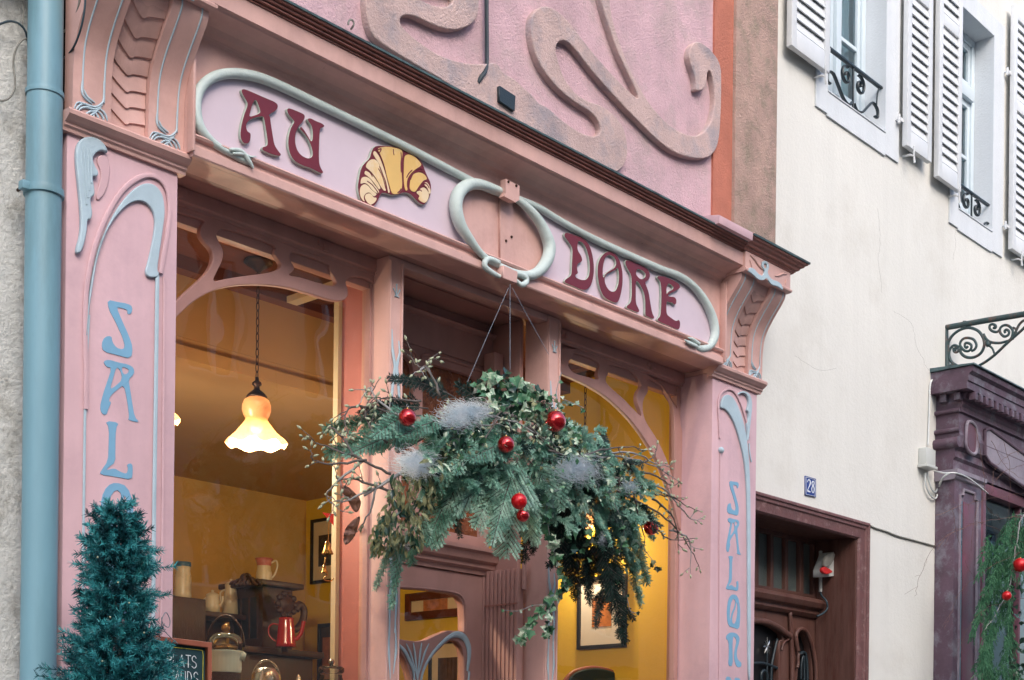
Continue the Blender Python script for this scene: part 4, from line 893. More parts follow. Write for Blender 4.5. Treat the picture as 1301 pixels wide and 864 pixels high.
# ================================================================== PLUM SHOPFRONT
ps=thing('plum_shopfront','worn plum painted shopfront with dentilled cornice at the right edge','shopfront',(10.5,.1,0))
XS=9.0
side=[(1243,469.5),(1242,474),(1238,478),(1237.5,486),(1236,487),(1236,496),(1229,498),(1226,505),(1222.5,507),(1222.5,512),(1221,516),(1221,522),(1218,524),(1218.5,546),(1220,552),(1218,566),(1213.5,571),(1214.5,580),(1211.5,584),(1211.5,596)]
pf=[];
for x,y in side:
    q=PXp(x,y,XS);pf.append((q.y,q.z))
top_z=pf[0][1]+.01
yb=.1195
i0=6
MB().profX([(yb,pf[5][1])]+[(yb,top_z)]+[(pf[0][0],top_z)]+pf[:6],8.915,13).build('cornice','purple',ps)
MB().profX([(yb,pf[13][1]),(yb,pf[5][1]-.001)]+[(pf[6][0],pf[5][1]-.001)]+pf[6:14],9.0,13).build('frieze','purple',ps)
MB().profX([(yb,pf[-1][1]),(yb,pf[13][1]-.001),(pf[13][0],pf[13][1]-.001)]+pf[14:],8.99,13).build('architrave','purple',ps)
MB().add([(8.90,yb,top_z+.004),(13,yb,top_z+.004),(13,pf[0][0]-.015,top_z+.004),(8.90,pf[0][0]-.015,top_z+.004),(8.90,yb,top_z+.03),(13,yb,top_z+.03),(13,pf[0][0]-.015,top_z+.012),(8.90,pf[0][0]-.015,top_z+.012)],[(0,1,2,3),(4,7,6,5),(0,4,5,1),(1,5,6,2),(2,6,7,3),(3,7,4,0)]).build('zinc_flashing','zinc',ps)
dz=pf[5][1]-.004
for k in range(34):
    x=9.02+k*.085
    MB().box(x,x+.045,pf[6][0]-.045,pf[6][0]-.001,dz-.05,dz).build('dentil','purple',ps,bevel=.003)
for k in range(3):
    y=pf[6][0]+.03+k*.1
    if y+.045<yb: MB().box(8.955,8.999,y,y+.045,dz-.05,dz).build('dentil','purple',ps,bevel=.003)
# console side scroll and oval panel
fyy=pf[13][0]
for pts,m,nm,th in (([(1228,541),(1230,536),(1235,537),(1240,545),(1241,560),(1240,574),(1236,577),(1230,572),(1227,562)],'plum','console_panel',.012),):
    plate(nm,[onY(pts,fyy)],fyy+.02,fyy-th,m,ps,bev=.004,smooth_n=2)
    r_=onY(pts+[pts[0]],fyy-.012);rr=catmull(r_,5)
    MB().tube([(x,fyy-.012,z) for x,z in rr],.012,8).build('panel_moulding','plumgrey',ps,smooth=True)
ppn=onY([(1250,547),(1256,545),(1330,600),(1330,640),(1256,588),(1250,578)],fyy)
plate('sign_panel',[ppn],fyy+.02,fyy-.008,'plumgrey',ps,bev=.003,smooth_n=0)
MB().tube([(x,fyy-.008,z) for x,z in ppn+[ppn[0]]],.012,8).build('panel_moulding','purple',ps,smooth=True)
# scroll roll on the side
for zz,r in ((pf[14][1]-.05,.035),(pf[13][1]+.0,.016),(pf[13][1]+.13,.014)):
    MB().tube([(8.985,fyy-.01,zz),(8.985,yb,zz)],r,14).build('console_roll','purple',ps,smooth=True)
# pilaster
PY_=PXp(1212,700,XS).y
PX1=P(1246,720,PY_).x
pz=pf[-1][1]
pl_=MB().box(XS,PX1,PY_,yb,.12,pz-.002).build('pilaster','purple',ps,bevel=.006)
MB().profX([(yb,pz-.003),(PY_-.03,pz-.003),(PY_-.03,pz-.03),(PY_-.012,pz-.045),(PY_-.012,pz-.06),(PY_-.001,pz-.07),(yb,pz-.07)],XS-.02,PX1+.02).build('capital','plumgrey',pl_)
wd=PX1-XS
fl_=[(XS+wd*.18,.9),(XS+wd*.82,.9),(XS+wd*.82,pz-.16),(XS+wd*.72,pz-.16),(XS+wd*.70,pz-.12),(XS+wd*.30,pz-.12),(XS+wd*.28,pz-.16),(XS+wd*.18,pz-.16)]
MB().tube([(x,PY_-.003,z) for x,z in fl_+[fl_[0]]],.011,8).build('panel_moulding','plumgrey',pl_,smooth=True)
MB().box(XS+wd*.3,XS+wd*.7,PY_-.006,PY_+.01,.95,pz-.2).build('pilaster_panel','plum',pl_,bevel=.003)
MB().box(XS+wd*.235,XS+wd*.27,PY_-.004,PY_+.01,.95,pz-.2).build('blue_stripe','potblue',pl_)
MB().tube([(PX1+.03,PY_+.02,.5),(PX1+.03,PY_+.02,pz)],.022,10).build('window_colonnette','plum',ps,smooth=True)
# window
wf=MB().box(PX1+.06,PX1+.12,.0,.10,.6,pz-.01).box(PX1+.12,13,.0,.10,pz-.08,pz-.01).box(PX1+.75,PX1+.78,.02,.08,.6,pz-.08).build('window_frame','plum',ps,bevel=.004)
MB().quad((PX1+.1,.06,.6),(13,.06,.6),(13,.06,pz-.05),(PX1+.1,.06,pz-.05)).build('window_pane','glassup',wf,fix=False)
MB().box(XS,13,.0,.11,.12,.6).build('stall_riser','purple',ps)
for k in range(5):
    MB().add([(10.0+k*.45,.3,1.0),(10.25+k*.45,.3,1.0),(10.3+k*.45,.34,3.4),(9.95+k*.45,.34,3.4)],[(0,1,2,3)]).build('white_drape','curtain',ps,fix=False)
# ================================================================== IRON BRACKET (plane perpendicular to the wall)
BX=P(1202,440,WY).x
br=thing('iron_bracket','scrolled wrought iron sign bracket above the plum cornice','bracket',(BX,WY,4.6))
zb_=zf(1180,380,7.2)
def bpx(pts,r,name='scroll',k=6,m='rustiron'):
    p=catmull([q[:2] for q in zb_(pts)],k)
    return MB().tube([PXp(a,b,BX) for a,b in p],r,8).build(name,m,br,smooth='all')
bpx([(140,265),(500,200),(870,138),(1300,60)],.020,'top_bar')
bpx([(158,270),(160,450),(168,670)],.016,'wall_bar')
bpx([(315,215),(335,215),(350,225),(345,250),(320,250),(315,225)],.013,'bar_clip')
import itertools
def spir(cx,cy,r0,r1,a0,a1,n=26):
    return [(cx+(r0+(r1-r0)*i/n)*math.cos(a0+(a1-a0)*i/n),cy+(r0+(r1-r0)*i/n)*math.sin(a0+(a1-a0)*i/n)) for i in range(n+1)]
bpx([(360,430),(345,445),(330,430),(335,405),(360,402),(388,420),(388,450),(365,475),(325,470),(290,430),(290,395),(315,365),(355,355),(410,370),(436,420),(420,460),(390,475)],.009,k=4)
bpx([(295,440),(290,480),(315,515),(360,535),(420,530),(480,490),(508,420),(495,350),(450,290),(370,262),(290,280),(220,330),(180,400),(180,500),(205,570),(270,615),(350,630),(430,620),(510,580),(610,505),(720,400),(850,285),(950,190),(1050,130)],.010,k=4)
bpx([(250,470),(235,460),(245,445),(268,455),(268,480),(245,488),(228,475),(225,445)],.008,k=4)
bpx([(275,440),(250,425),(220,428),(195,460),(188,510),(200,560)],.009,k=4)
bpx([(500,320),(530,370),(570,395),(640,402),(700,390),(745,370),(765,330),(765,280),(730,245),(690,240),(655,265),(655,310),(690,342),(725,330),(735,300),(715,280),(695,290),(700,308)],.009,k=4)
bpx([(655,275),(625,300),(585,295),(558,270),(560,240),(585,230),(612,245),(608,265),(590,262)],.009,k=4)
bpx([(765,370),(790,310),(830,230),(880,190),(940,170)],.009,k=4)
bpx([(525,385),(545,420),(580,450),(600,495),(615,505)],.007,k=4)
bpx([(535,400),(550,425)],.018,'leaf_bead')
bpx([(770,260),(790,270),(800,300),(770,340)],.007,k=4)
bpx([(170,670),(175,600),(165,500)],.012,k=4)
bpx([(180,640),(200,610),(240,600)],.012,k=4)
# ================================================================== CABLES ON THE WHITE WALL
cable('grey_cable',[(1104,667),(1112,671),(1125,675),(1140,681),(1155,685),(1170,689),(1188,694)],WY-.006,.006,'cableg','weathered grey cable sagging from door 28 to the plum shopfront')
cable('white_cable',[(1192,478),(1187,480),(1182,488),(1181,510),(1180,540),(1179,566)],WY-.01,.006,'cablew','white cable dropping from the plum cornice to the junction box')
for i,(dx_,l) in enumerate(((0,'outer'),(4,'inner'))):
    cable('loop_cable',[(1176+dx_*.4,600),(1176+dx_,615-dx_),(1182+dx_*.6,629-dx_*1.6),(1189,633-dx_*2),(1193,620-dx_),(1198,607,.0),(1206,601,-.05)],WY-.02,.006,'cablew','white cable looping under the junction box, %s of the two loops'%l,group='white cable loops')
cable('white_cable',[(1186,598,.1),(1200,601,.0),(1214,601,-.05),(1228,606,-.05),(1242,616,-.05),(1255,627,-.05)],.0,.005,'cablew','white cable running right across the top of the plum pilaster')
jb=thing('junction_box','off white plastic junction box on the cream wall beside the plum console','electrical box',tuple(P(1180,582,WY)))
q=P(1175.5,564,WY-.05);q2=P(1187,597,WY-.05)
MB().box(q.x,q2.x,WY-.06,WY-.001,q2.z+.02,q.z-.02).build('box_body','plasticw',jb,bevel=.006)
MB().box(q.x-.01,q2.x+.01,WY-.07,WY-.001,q2.z,q2.z+.018).build('box_lip','plasticw',jb,bevel=.004)
# ================================================================== ACROSS THE STREET (seen in the glass)
xx=-14
hs=[('pale',6.5,9.5),('timbered',5.5,8.5),('pale',7,10.5),('timbered',6,9),('pale',7,10),('timbered',6.5,9.5),('pale',7.5,10.5),('timbered',7,10)]  # last three added, unseen, to keep bright sky out of the window reflections
for i,(k,wd_,hh) in enumerate(hs):
    y=-12.0
    t=thing('opposite_house',['tall pale house','dark timbered house','broad pale house','narrow timbered house','last pale house','added low brown timbered house','added wide pale corner house','added farthest timbered house'][i]+' across the street, behind the viewer','house',(xx+wd_/2,y,0),'houses across the street')
    mb=MB();ho=[]
    n=int(wd_/1.8)
    for r_ in range(3):
        for c_ in range(n):
            x=xx+.6+c_*(wd_-.8)/n;ho.append((x,x+.9,1.2+r_*3,2.9+r_*3))
    ho=[h_ for h_ in ho if h_[3]<hh-.3]
    holes_wall(mb,xx,xx+wd_-.02,0,hh,ho,y-.3,y)
    mb.build('wall','oppwall',t)
    for h_ in ho:
        f=MB().box(h_[0],h_[0]+.06,y-.2,y-.1,h_[2],h_[3]).box(h_[1]-.06,h_[1],y-.2,y-.1,h_[2],h_[3]).box(h_[0]+.06,h_[1]-.06,y-.2,y-.1,h_[3]-.06,h_[3]).box(h_[0]+.06,h_[1]-.06,y-.2,y-.1,h_[2],h_[2]+.06).box((h_[0]+h_[1])/2-.03,(h_[0]+h_[1])/2+.03,y-.2,y-.1,h_[2]+.06,h_[3]-.06).build('window','winwhite',t)
        MB().box(h_[0],h_[1],y-.29,y-.25,h_[2],h_[3]).build('pane','frameblk',f)
    if k=='timbered':
        tb=MB()
        for z in (3.4,6.2): tb.box(xx,xx+wd_-.02,y+.001,y+.04,z,z+.2)
        tb.build('timber','oppdark',t)
    MB().add([(xx,y+.3,hh),(xx+wd_-.02,y+.3,hh),(xx+wd_-.02,y-4,hh+3),(xx,y-4,hh+3),(xx,y+.3,hh+.2),(xx+wd_-.02,y+.3,hh+.2),(xx+wd_-.02,y-4,hh+3.2),(xx,y-4,hh+3.2)],[(0,1,2,3),(4,7,6,5),(0,4,5,1),(1,5,6,2),(2,6,7,3),(3,7,4,0)]).build('roof','roof',t)
    xx+=wd_
# ================================================================== TEA ROOM INTERIOR
rm=thing('tea_room','yellow ochre tea room behind the shop windows with reddish wooden ceiling','room',(4.3,1.8,.5))
XW=6.30;YB=3.45
mb=MB();mb.box(1.95,XW+.1,YB,YB+.1,.4,4.0);mb.box(1.9,1.98,.31,YB,.4,4.0);mb.build('back_wall','roomwall',rm)
MB().box(XW,XW+.1,.31,YB,.4,4.0).build('side_wall','roomyellow',rm)
MB().box(1.9,XW+.1,.31,YB,.38,.5).build('floor','darkwood',rm)
MB().box(1.9,XW+.1,.31,1.25,3.86,3.95).build('ceiling_front','redceil',rm)
MB().box(1.9,XW+.1,1.251,YB,3.46,3.56).box(1.9,XW+.1,1.251,1.32,3.561,3.95).build('ceiling_back','roomceil',rm)
mb=MB()
for y in (.45,1.08): mb.box(2.0,XW,y,y+.07,3.80,3.859)
for x in (2.6,3.3,4.5,5.3,6.0): mb.box(x,x+.06,.521,1.079,3.82,3.858)
mb.build('ceiling_beam','redceil',rm)
MB().box(2.0,XW,1.235,1.25,3.46,3.52).build('cornice_trim','roomceil',rm)
q=PZ(357,398,3.80);
mb=MB();mb.box(4.20,4.26,.60,1.06,3.79,3.819);mb.build('cream_ceiling_beam','creamtrim',rm)  # cream painted beam under the ceiling, gives no light
MB().box(3.965,3.985,.415,.445,.6,3.72).build('doorpost_edge','creamtrim',rm)
# pendant lamps
def lamp(cx,cy,ztop,zs,lab,power):
    t=thing('pendant_lamp',lab,'lamp',(cx,cy,ztop),'glass pendant lamps of the tea room')
    MB().lathe([(.0,0),(.06,0),(.065,-.01),(.05,-.02),(.025,-.035),(.012,-.05),(0,-.05)],(cx,cy,ztop),24).build('ceiling_rose','bronze',t,smooth='all')
    mb=MB();z=ztop-.05;i=0
    while z>zs+.145:
        a=(i%2)*math.pi/2
        mb.tube([(cx+.007*math.cos(a)*math.cos(u),cy+.007*math.sin(a)*math.cos(u),z-.018+.022*math.sin(u)) for u in [k*math.pi/5 for k in range(11)]],.0022,5,cap=False);z-=.034;i+=1
    mb.build('chain','bronze',t,smooth='all')
    MB().lathe([(0,.145),(.008,.145),(.009,.13),(.02,.122),(.022,.112),(.012,.105),(.014,.09),(.03,.078),(.045,.062),(.047,.055),(0,.055)],(cx,cy,zs),24).build('lamp_cap','bronze',t,smooth='all')
    def sc_(i,a,r,z):
        f=max(0,(i-9))/5
        return r*(1+.04*f*math.cos(8*a)),z+.008*f*math.cos(8*a)
    pr=[(.045,.056),(.062,.045),(.072,.022),(.073,.0),(.066,-.022),(.056,-.038),(.056,-.048),(.066,-.062),(.085,-.085),(.102,-.105),(.118,-.12),(.133,-.132),(.142,-.142),(.148,-.152),(.152,-.162)]
    pr=[(r_*.88,z_*.95) for r_,z_ in pr];MB().lathe(pr,(cx,cy,zs),48,sc_).build('glass_shade',MT['shade'],t,smooth='all',fix=False)
    MB().sphere((cx,cy,zs-.07),.03,10).build('bulb',MT['bulb'],t,smooth='all')
    l=bpy.data.lights.new('lamp_light','POINT');l.energy=power;l.color=(1,.82,.58);l.shadow_soft_size=.04
    o=bpy.data.objects.new('lamp_light',l);COL.objects.link(o);o.location=(cx,cy,zs-.24);o.parent=t;o.matrix_parent_inverse=t.matrix_world.inverted()
    return t
def shademat():
    m=bpy.data.materials.new('etched_glass_shade');m.use_nodes=True;nt=m.node_tree;N=nt.nodes;L=nt.links
    b=N['Principled BSDF'];b.inputs['Base Color'].default_value=lin('#c89468');b.inputs['Roughness'].default_value=.35
    tc=N.new('ShaderNodeTexCoord');n=N.new('ShaderNodeTexNoise');n.inputs['Scale'].default_value=22;L.new(tc.outputs['Object'],n.inputs['Vector'])
    b.inputs['Emission Color'].default_value=lin('#f0a868');mr=N.new('ShaderNodeMapRange');mr.inputs[1].default_value=.4;mr.inputs[2].default_value=.6;mr.inputs[3].default_value=.10;mr.inputs[4].default_value=.20
    L.new(n.outputs[0],mr.inputs[0]);L.new(mr.outputs[0],b.inputs['Emission Strength'])
    t=N.new('ShaderNodeBsdfTranslucent');t.inputs[0].default_value=lin('#b8804f');tr=N.new('ShaderNodeBsdfTransparent')
    m1=N.new('ShaderNodeMixShader');m1.inputs[0].default_value=.22;L.new(b.outputs[0],m1.inputs[1]);L.new(t.outputs[0],m1.inputs[2])
    m2=N.new('ShaderNodeMixShader');m2.inputs[0].default_value=.12;L.new(m1.outputs[0],m2.inputs[1]);L.new(tr.outputs[0],m2.inputs[2])
    L.new(m2.outputs[0],N['Material Output'].inputs[0]);return m
MT['shade']=shademat();MT['bulb']=emat('glowing_bulb','#ffc98c',1.3)
l1=PZ(330,332,3.858);zsh=P(326,521,l1.y).z
lamp(P(326,521,l1.y).x,l1.y,3.858,zsh,'glowing pink glass pendant lamp on a chain behind the left window',LAMPW)
lamp(P(186,541,l1.y).x,l1.y+.0,3.858,zsh,'pendant lamp mostly hidden behind the left SALON pilaster',LAMPW)
l2=PZ(744,473,3.858)
lamp(l2.x,l2.y,3.858,zsh-.05,'pendant lamp behind the wreath, only its chain seen in the right window',LAMPW*.6)
# framed pictures on the side wall
def picture(px,lab,frame,mount,art,side=XW,fw_=.022,mt=.28):
    a=[PXp(x,y,side-.012) for x,y in px]
    y0=min(p.y for p in a);y1=max(p.y for p in a);z0=min(p.z for p in a);z1=max(p.z for p in a)
    t=thing('framed_picture',lab,'picture',(side,(y0+y1)/2,z0),'framed prints on the tea room wall')
    mb=MB();x0,x1=side-.025,side-.001
    mb.box(x0,x1,y0,y0+fw_,z0,z1).box(x0,x1,y1-fw_,y1,z0,z1).box(x0,x1,y0+fw_,y1-fw_,z1-fw_,z1).box(x0,x1,y0+fw_,y1-fw_,z0,z0+fw_)
    mb.build('picture_frame',frame,t,bevel=.003)
    MB().box(side-.012,side-.002,y0+fw_,y1-fw_,z0+fw_,z1-fw_).build('mount',mount,t)
    dy,dz_=(y1-y0)*mt,(z1-z0)*mt
    MB().box(side-.0145,side-.0125,y0+dy,y1-dy,z0+dz_,z1-dz_).build('print',art,t)
    return t,(y0,y1,z0,z1)
picture([(735,735),(795,822)],'black framed print on the yellow wall low in the right window','frameblk','paperw','inkorange',mt=.3)
picture([(396,661),(432,738)],'black framed print on the ochre wall at the right of the left window','frameblk','paper','ink',mt=.26)
picture([(405,793),(432,880)],'small dark framed print low in the left window','frameblk','ink','inkorange',mt=.2)
picture([(516,755),(592,782)],'wide brown framed print behind the upper door pane','framebrn','paper','inkorange',fw_=.05,mt=.3)
picture([(546,815),(592,905)],'print with dark emblem behind the lower door pane','frameblk','paper','ink',mt=.24)
# cupboards
def pbox(mb,xa,xb,yt,ybm,Y,dep):
    a=P(xa,yt,Y);b=P(xb,yt,Y);z1=(a.z+b.z)/2;z0=P((xa+xb)/2,ybm,Y).z
    mb.box(a.x,b.x,Y,Y+dep,z0,z1);return a.x,b.x,z0,z1
sb=thing('sideboard','dark carved oak sideboard in the left window with a small glazed cabinet on top','sideboard',tuple(P(300,900,2.6)))
mb=MB();q=pbox(mb,205,398,829,1500,2.6,.55);SBX=q
mb.build('base_cabinet','darkwood',sb,bevel=.01)
MB().box(q[0]-.03,q[1]+.05,2.55,3.2,q[3]+.001,q[3]+.04).build('worktop','darkwood',sb,bevel=.01)
zsb=q[3]+.041
mb=MB();u=pbox(mb,334,372,747,829,2.62,.3);mb=MB();mb.box(u[0],u[1],2.62,2.95,zsb,u[3]);cab=mb.build('glazed_cabinet','darkwood',sb,bevel=.006)
MB().profZ([(u[0]-.05,2.57),(u[1]+.05,2.57),(u[1]+.05,3.0),(u[0]-.05,3.0)],u[3]+.001,u[3]+.035).build('cabinet_cornice','darkwood',cab,bevel=.008)
zq=zf(220,640,5.4)
cre=[onY([q[:2] for q in zq([(405,562),(415,530),(432,522),(445,540),(458,508),(478,522),(488,484),(512,470),(536,484),(545,512),(566,506),(574,530),(590,514),(608,518),(614,562)])],2.56),onY([q[:2] for q in zq([(500,520),(497,500),(512,486),(527,500),(524,520)])],2.56)]
plate('carved_crest',cre,2.60,2.56,'darkwood',cab,bev=.006,smooth_n=1)
for pts in ([(420,555),(440,545),(460,520)],[(450,555),(478,540),(490,505)],[(512,555),(512,525)],[(575,555),(548,540),(538,505)],[(604,555),(590,540),(572,520)]):
    MB().tube([P(x,y,2.555) for x,y in catmull(zq(pts),4)],.012,6).build('crest_rib','darkwood',cab,smooth='all')
dm=MB();y0_,y1_=2.66,2.90;zz0,zz1=zsb+.06,u[3]-.06
dm.box(u[0]-.004,u[0]-.001,y0_,y1_,zz0,zz1);dm.build('cabinet_glass','frameblk',cab)
mb=MB()
for yy in (y0_,(2*y0_+y1_)/3,(y0_+2*y1_)/3,y1_): mb.box(u[0]-.012,u[0]-.0045,yy-.006,yy+.006,zz0,zz1)
mb.build('glazing_bar','darkwood',cab)
# left block of the sideboard
mb=MB();lb=P(222,757,2.7);lb2=P(262,757,2.7);mb.box(lb.x-.4,lb2.x,2.7,3.2,zsb,(lb.z+lb2.z)/2-.01).build('side_cabinet','darkwood',sb,bevel=.008)
lz=(lb.z+lb2.z)/2-.009
mb=MB();s1=P(262,778,2.75);s2=P(300,778,2.75);mb.box(lb2.x+.002,u[0]-.02,2.75,3.2,(s1.z+s2.z)/2-.03,(s1.z+s2.z)/2).build('shelf','darkwood',sb,bevel=.004);sz=(s1.z+s2.z)/2+.001
mb=MB();mb.box(lb2.x+.002,u[0]-.02,2.95,3.2,zsb,sz-.035).build('shelf_back','darkwood',sb)
# ornate dark rosette right of cabinet
ro=thing('carved_rosette','dark carved rosette with scrolled arms beside the glazed cabinet','ornament',tuple(P(365,775,2.55)))
c0=P(364,768,2.5)
MB().lathe([(0,-.02),(.03,-.02),(.055,-.008),(.06,0),(.055,.008),(0,.02)],(0,0,0),20).build('disc','darkwood',ro,smooth='all').data.transform(Matrix.Translation(c0)@Matrix.Rotation(math.pi/2,4,'X'))
for k in range(10):
    a=k*math.pi/5;MB().sphere((c0.x+.065*math.cos(a),c0.y,c0.z+.065*math.sin(a)),.02,6).build('petal','darkwood',ro,smooth='all')
MB().tube([P(x,y,2.5) for x,y in catmull([(366,790),(374,800),(384,790),(386,775),(380,768),(376,776)],5)],.022,8).build('scroll_arm','darkwood',ro,smooth='all')
MB().tube([P(x,y,2.5) for x,y in catmull([(362,790),(360,810),(362,829)],5)],.02,8).build('stem','darkwood',ro,smooth='all')
# pots -------------------------------------------------------------
def pot(name,lab,cat,px,Y,zbase,prof,m,hw,parts=()):
    """prof in px units (r, height) measured on the photograph"""
    c=P(px,760,Y);d=(c.x*CA+(Y+D)*SA)/F
    t=thing(name,lab,cat,(c.x,Y,zbase))
    MB().lathe([(0,0)]+[(r*d,h*d) for r,h in prof],(c.x,Y,zbase),28).build('body',m,t,smooth='all')
    for pn,pm,kind,data in parts:
        if kind=='lathe': MB().lathe([(r*d,h*d) for r,h in data],(c.x,Y,zbase),28).build(pn,pm,t,smooth='all')
        else:
            rr=data[-1];MB().tube([(c.x+SA*0+dx_*d*SA,Y-dx_*d*CA,zbase+h*d) for dx_,h in catmull(data[:-1],5)],rr*d,8).build(pn,pm,t,smooth='all')
    return t
pot('cream_jar','tall cream jar with dark blue rim on the left sideboard cabinet','jar',232,2.85,lz,[(11,0),(11,8),(10.5,30),(9,38),(10,44),(0,44)],'potcream',0,[('blue_rim','potblue','lathe',[(0,48),(10.2,48),(10.4,44),(9.6,42)]),('spout','potcream','tube',[(2,40),(4,30),(4,14),(3,8),2])])
pot('milk_jug','small cream jug with curved handle on the sideboard shelf','jug',270,2.85,sz,[(10,0),(9.5,10),(8.5,20),(8,24),(0,24)],'potcream',0,[('handle','potcream','tube',[(-8,20),(-12,16),(-11,9),(-8,6),1]),('spout','potcream','tube',[(7,6),(12,14),(13,22),1.6]),('lid','potcream','lathe',[(8,24),(5,26),(1.5,27),(2,29),(0,30)])])
pot('coffee_pot','tall cream coffee pot half hidden by the glazed cabinet','coffee pot',293,2.9,sz,[(11,0),(9,22),(7,36),(7.5,40),(0,40)],'potcream',0,[('handle','potcream','tube',[(-7,34),(-13,30),(-12,16),(-9,10),1.2]),('lid','potcream','lathe',[(7.5,40),(5,43),(1,45),(2,47),(0,48)])])
pot('flowered_jug','white jug with pink rim and leaf pattern on top of the glazed cabinet','jug',335,2.8,u[3]+.036,[(9,0),(10,4),(10,14),(8.5,22),(9,28),(11,33),(10.2,33),(8,28),(0,27)],'potcream',0,[('pink_rim','potpink','lathe',[(8.8,24),(9.4,28),(11.4,33.5),(10.6,33.5)]),('handle','potcream','tube',[(9,28),(15,31),(17,24),(14,14),(10,9),1.3]),('leaf_pattern','potblue','tube',[(-5,20),(-2,22),(2,20),(5,22),.8])])
pot('red_coffee_pot','bright red enamel coffee pot on the sideboard top','coffee pot',364,2.45,zsb,[(13,0),(12.5,4),(11,22),(9.5,33),(9.8,36),(9,37),(0,38)],'potred',0,[('handle','potred','tube',[(-9.5,28),(-17,29),(-22,24),(-21,14),(-13,7),1.1]),('spout','potred','tube',[(12,9),(18,16),(21,26),(22,33),2.6])])
# things standing in the left window, near the glass
SHZ=P(300,905,.45).z
ds=MB().box(PLX[1]+.05,3.96,.30,.62,SHZ-.03,SHZ-.001).build('display_shelf','darkwood',None,bevel=.004);tag(ds,'dark shelf low behind the left window carrying the coffee urn','shelf')
def near(px,pybase,Y): c=P(px,pybase,Y);return c,(c.x*CA+(Y+D)*SA)/F
c,d=near(286,854,.45)
ur=thing('coffee_urn','white porcelain coffee urn with glass dome and arched handle behind the chalkboard','coffee urn',(c.x,.45,SHZ))
hz=lambda y:P(286,y,.45).z
MB().lathe([(0,SHZ),(.062,SHZ),(.058,hz(870)),(20*d,hz(855))],(c.x,.45,0),32).build('filigree_base','filigree',ur,smooth='all')
fl_=lambda i,a,r,z:(r*(1+.012*math.cos(24*a)) if i in(1,2,3) else r,z)
MB().lathe([(20*d,hz(854.5)),(20.5*d,hz(850)),(20.5*d,hz(838)),(21*d,hz(831)),(22.5*d,hz(828)),(22*d,hz(827)),(19*d,hz(829)),(0,hz(829))],(c.x,.45,0),72,fl_).build('porcelain_body','porcelain',ur,smooth='all')
MB().tube([(c.x+19*d*SA,.45-19*d*CA,hz(836)),(c.x+25*d*SA,.45-25*d*CA,hz(829))],[.02,.008],10).build('pouring_lip','porcelain',ur,smooth='all')
MB().lathe([(22*d,hz(826)),(23*d,hz(824)),(22.5*d,hz(817)),(19*d,hz(809)),(12*d,hz(804.5)),(0,hz(803.5))],(c.x,.45,0),36).build('glass_dome','jar',ur,smooth='all')
MB().lathe([(16*d,hz(824)),(16*d,hz(821)),(0,hz(820))],(c.x,.45,0),24).build('brass_ring','brass',ur,smooth='all')
MB().sphere((c.x,.45,hz(798)),5.6*d,8).build('glass_knob','brass',ur,smooth='all')
MB().tube([(c.x+24*d*math.cos(a)*SA,.45-24*d*math.cos(a)*CA,hz(822)+40*d*math.sin(a)) for a in [k*math.pi/20 for k in range(21)]],.0042,8).build('arched_handle','bronze',ur,smooth='all')
c,d=near(338,864,.42);hz=lambda y:P(338,y,.42).z
kt=thing('steel_kettle','round steel kettle with hoop handle at the bottom of the left window','kettle',(c.x,.42,SHZ))
MB().lathe([(0,SHZ),(20*d,SHZ),(21*d,hz(875)),(18*d,hz(858)),(13*d,hz(850)),(12*d,hz(849)),(0,hz(848))],(c.x,.42,0),32).build('kettle_body','steel',kt,smooth='all')
MB().tube([(c.x+18*d*math.cos(a)*SA,.42-18*d*math.cos(a)*CA,hz(866)+27*d*math.sin(a)) for a in [k*math.pi/16 for k in range(17)]],.0045,8).build('hoop_handle','steel',kt,smooth='all')
c,d=near(421,850,.36);hz=lambda y:P(421,y,.36).z
jr=thing('glass_jar','clear glass storage jar with ball knob at the right of the left window','jar',(c.x,.36,SHZ))
MB().lathe([(0,SHZ),(17*d,SHZ),(17*d,hz(868)),(14*d,hz(860)),(14*d,hz(856))],(c.x,.36,0),32).build('jar_body','jar',jr,smooth='all')
MB().lathe([(15*d,hz(855)),(16.5*d,hz(853)),(16.5*d,hz(849)),(14*d,hz(847)),(3*d,hz(846)),(2*d,hz(844))],(c.x,.36,0),32).build('jar_lid','jar',jr,smooth='all')
MB().sphere((c.x,.36,hz(841)),4*d,8).build('ball_knob','steel',jr,smooth='all')
c,d=near(379,860,.42)
sp_=thing('pepper_pot','small pointed steel pot tip between kettle and glass jar','pot',(c.x,.42,SHZ));MB().lathe([(0,SHZ),(9*d,SHZ),(8*d,P(379,872,.42).z),(4*d,P(379,866,.42).z),(2.5*d,P(379,860,.42).z),(0,P(379,856,.42).z)],(c.x,.42,0),20).build('pot_body','steel',sp_,smooth='all')
# hanging bells
hb=thing('hanging_bells','small brass bells on a chain in the left window','ornament',tuple(P(416,655,.30)))
MB().tube([P(418,655,.3),P(417,690,.3)],.0018,5).build('bell_chain','brass',hb)
c=P(416,697,.30);MB().lathe([(0,.03),(.006,.03),(.012,.022),(.016,.0),(.024,-.018),(.026,-.022)],c,20).build('bell','brass',hb,smooth='all')
MB().tube([P(x,y,.3) for x,y in catmull([(414,707),(412,720),(416,728),(411,736),(420,738),(424,735)],5)],.003,6).build('bell_branch','brass',hb,smooth='all')
c=P(412,724,.30);MB().lathe([(0,.02),(.005,.02),(.01,.0),(.014,-.012)],c,14).build('bell','brass',hb,smooth='all')
# red pendant star behind wreath left
MB
rs=tag(MB().add([tuple(P(x,y,.33)) for x,y in((409,651),(424,653),(424,668),(417,660),(414,656))]+[tuple(P(x,y,.345)) for x,y in((409,651),(424,653),(424,668),(417,660),(414,656))],[(0,1,2,3,4),(9,8,7,6,5)]+[(i,(i+1)%5,5+(i+1)%5,5+i) for i in range(5)]).build('red_paper_ornament','redplastic',None),'small red paper ornament above the bells in the left window','ornament')
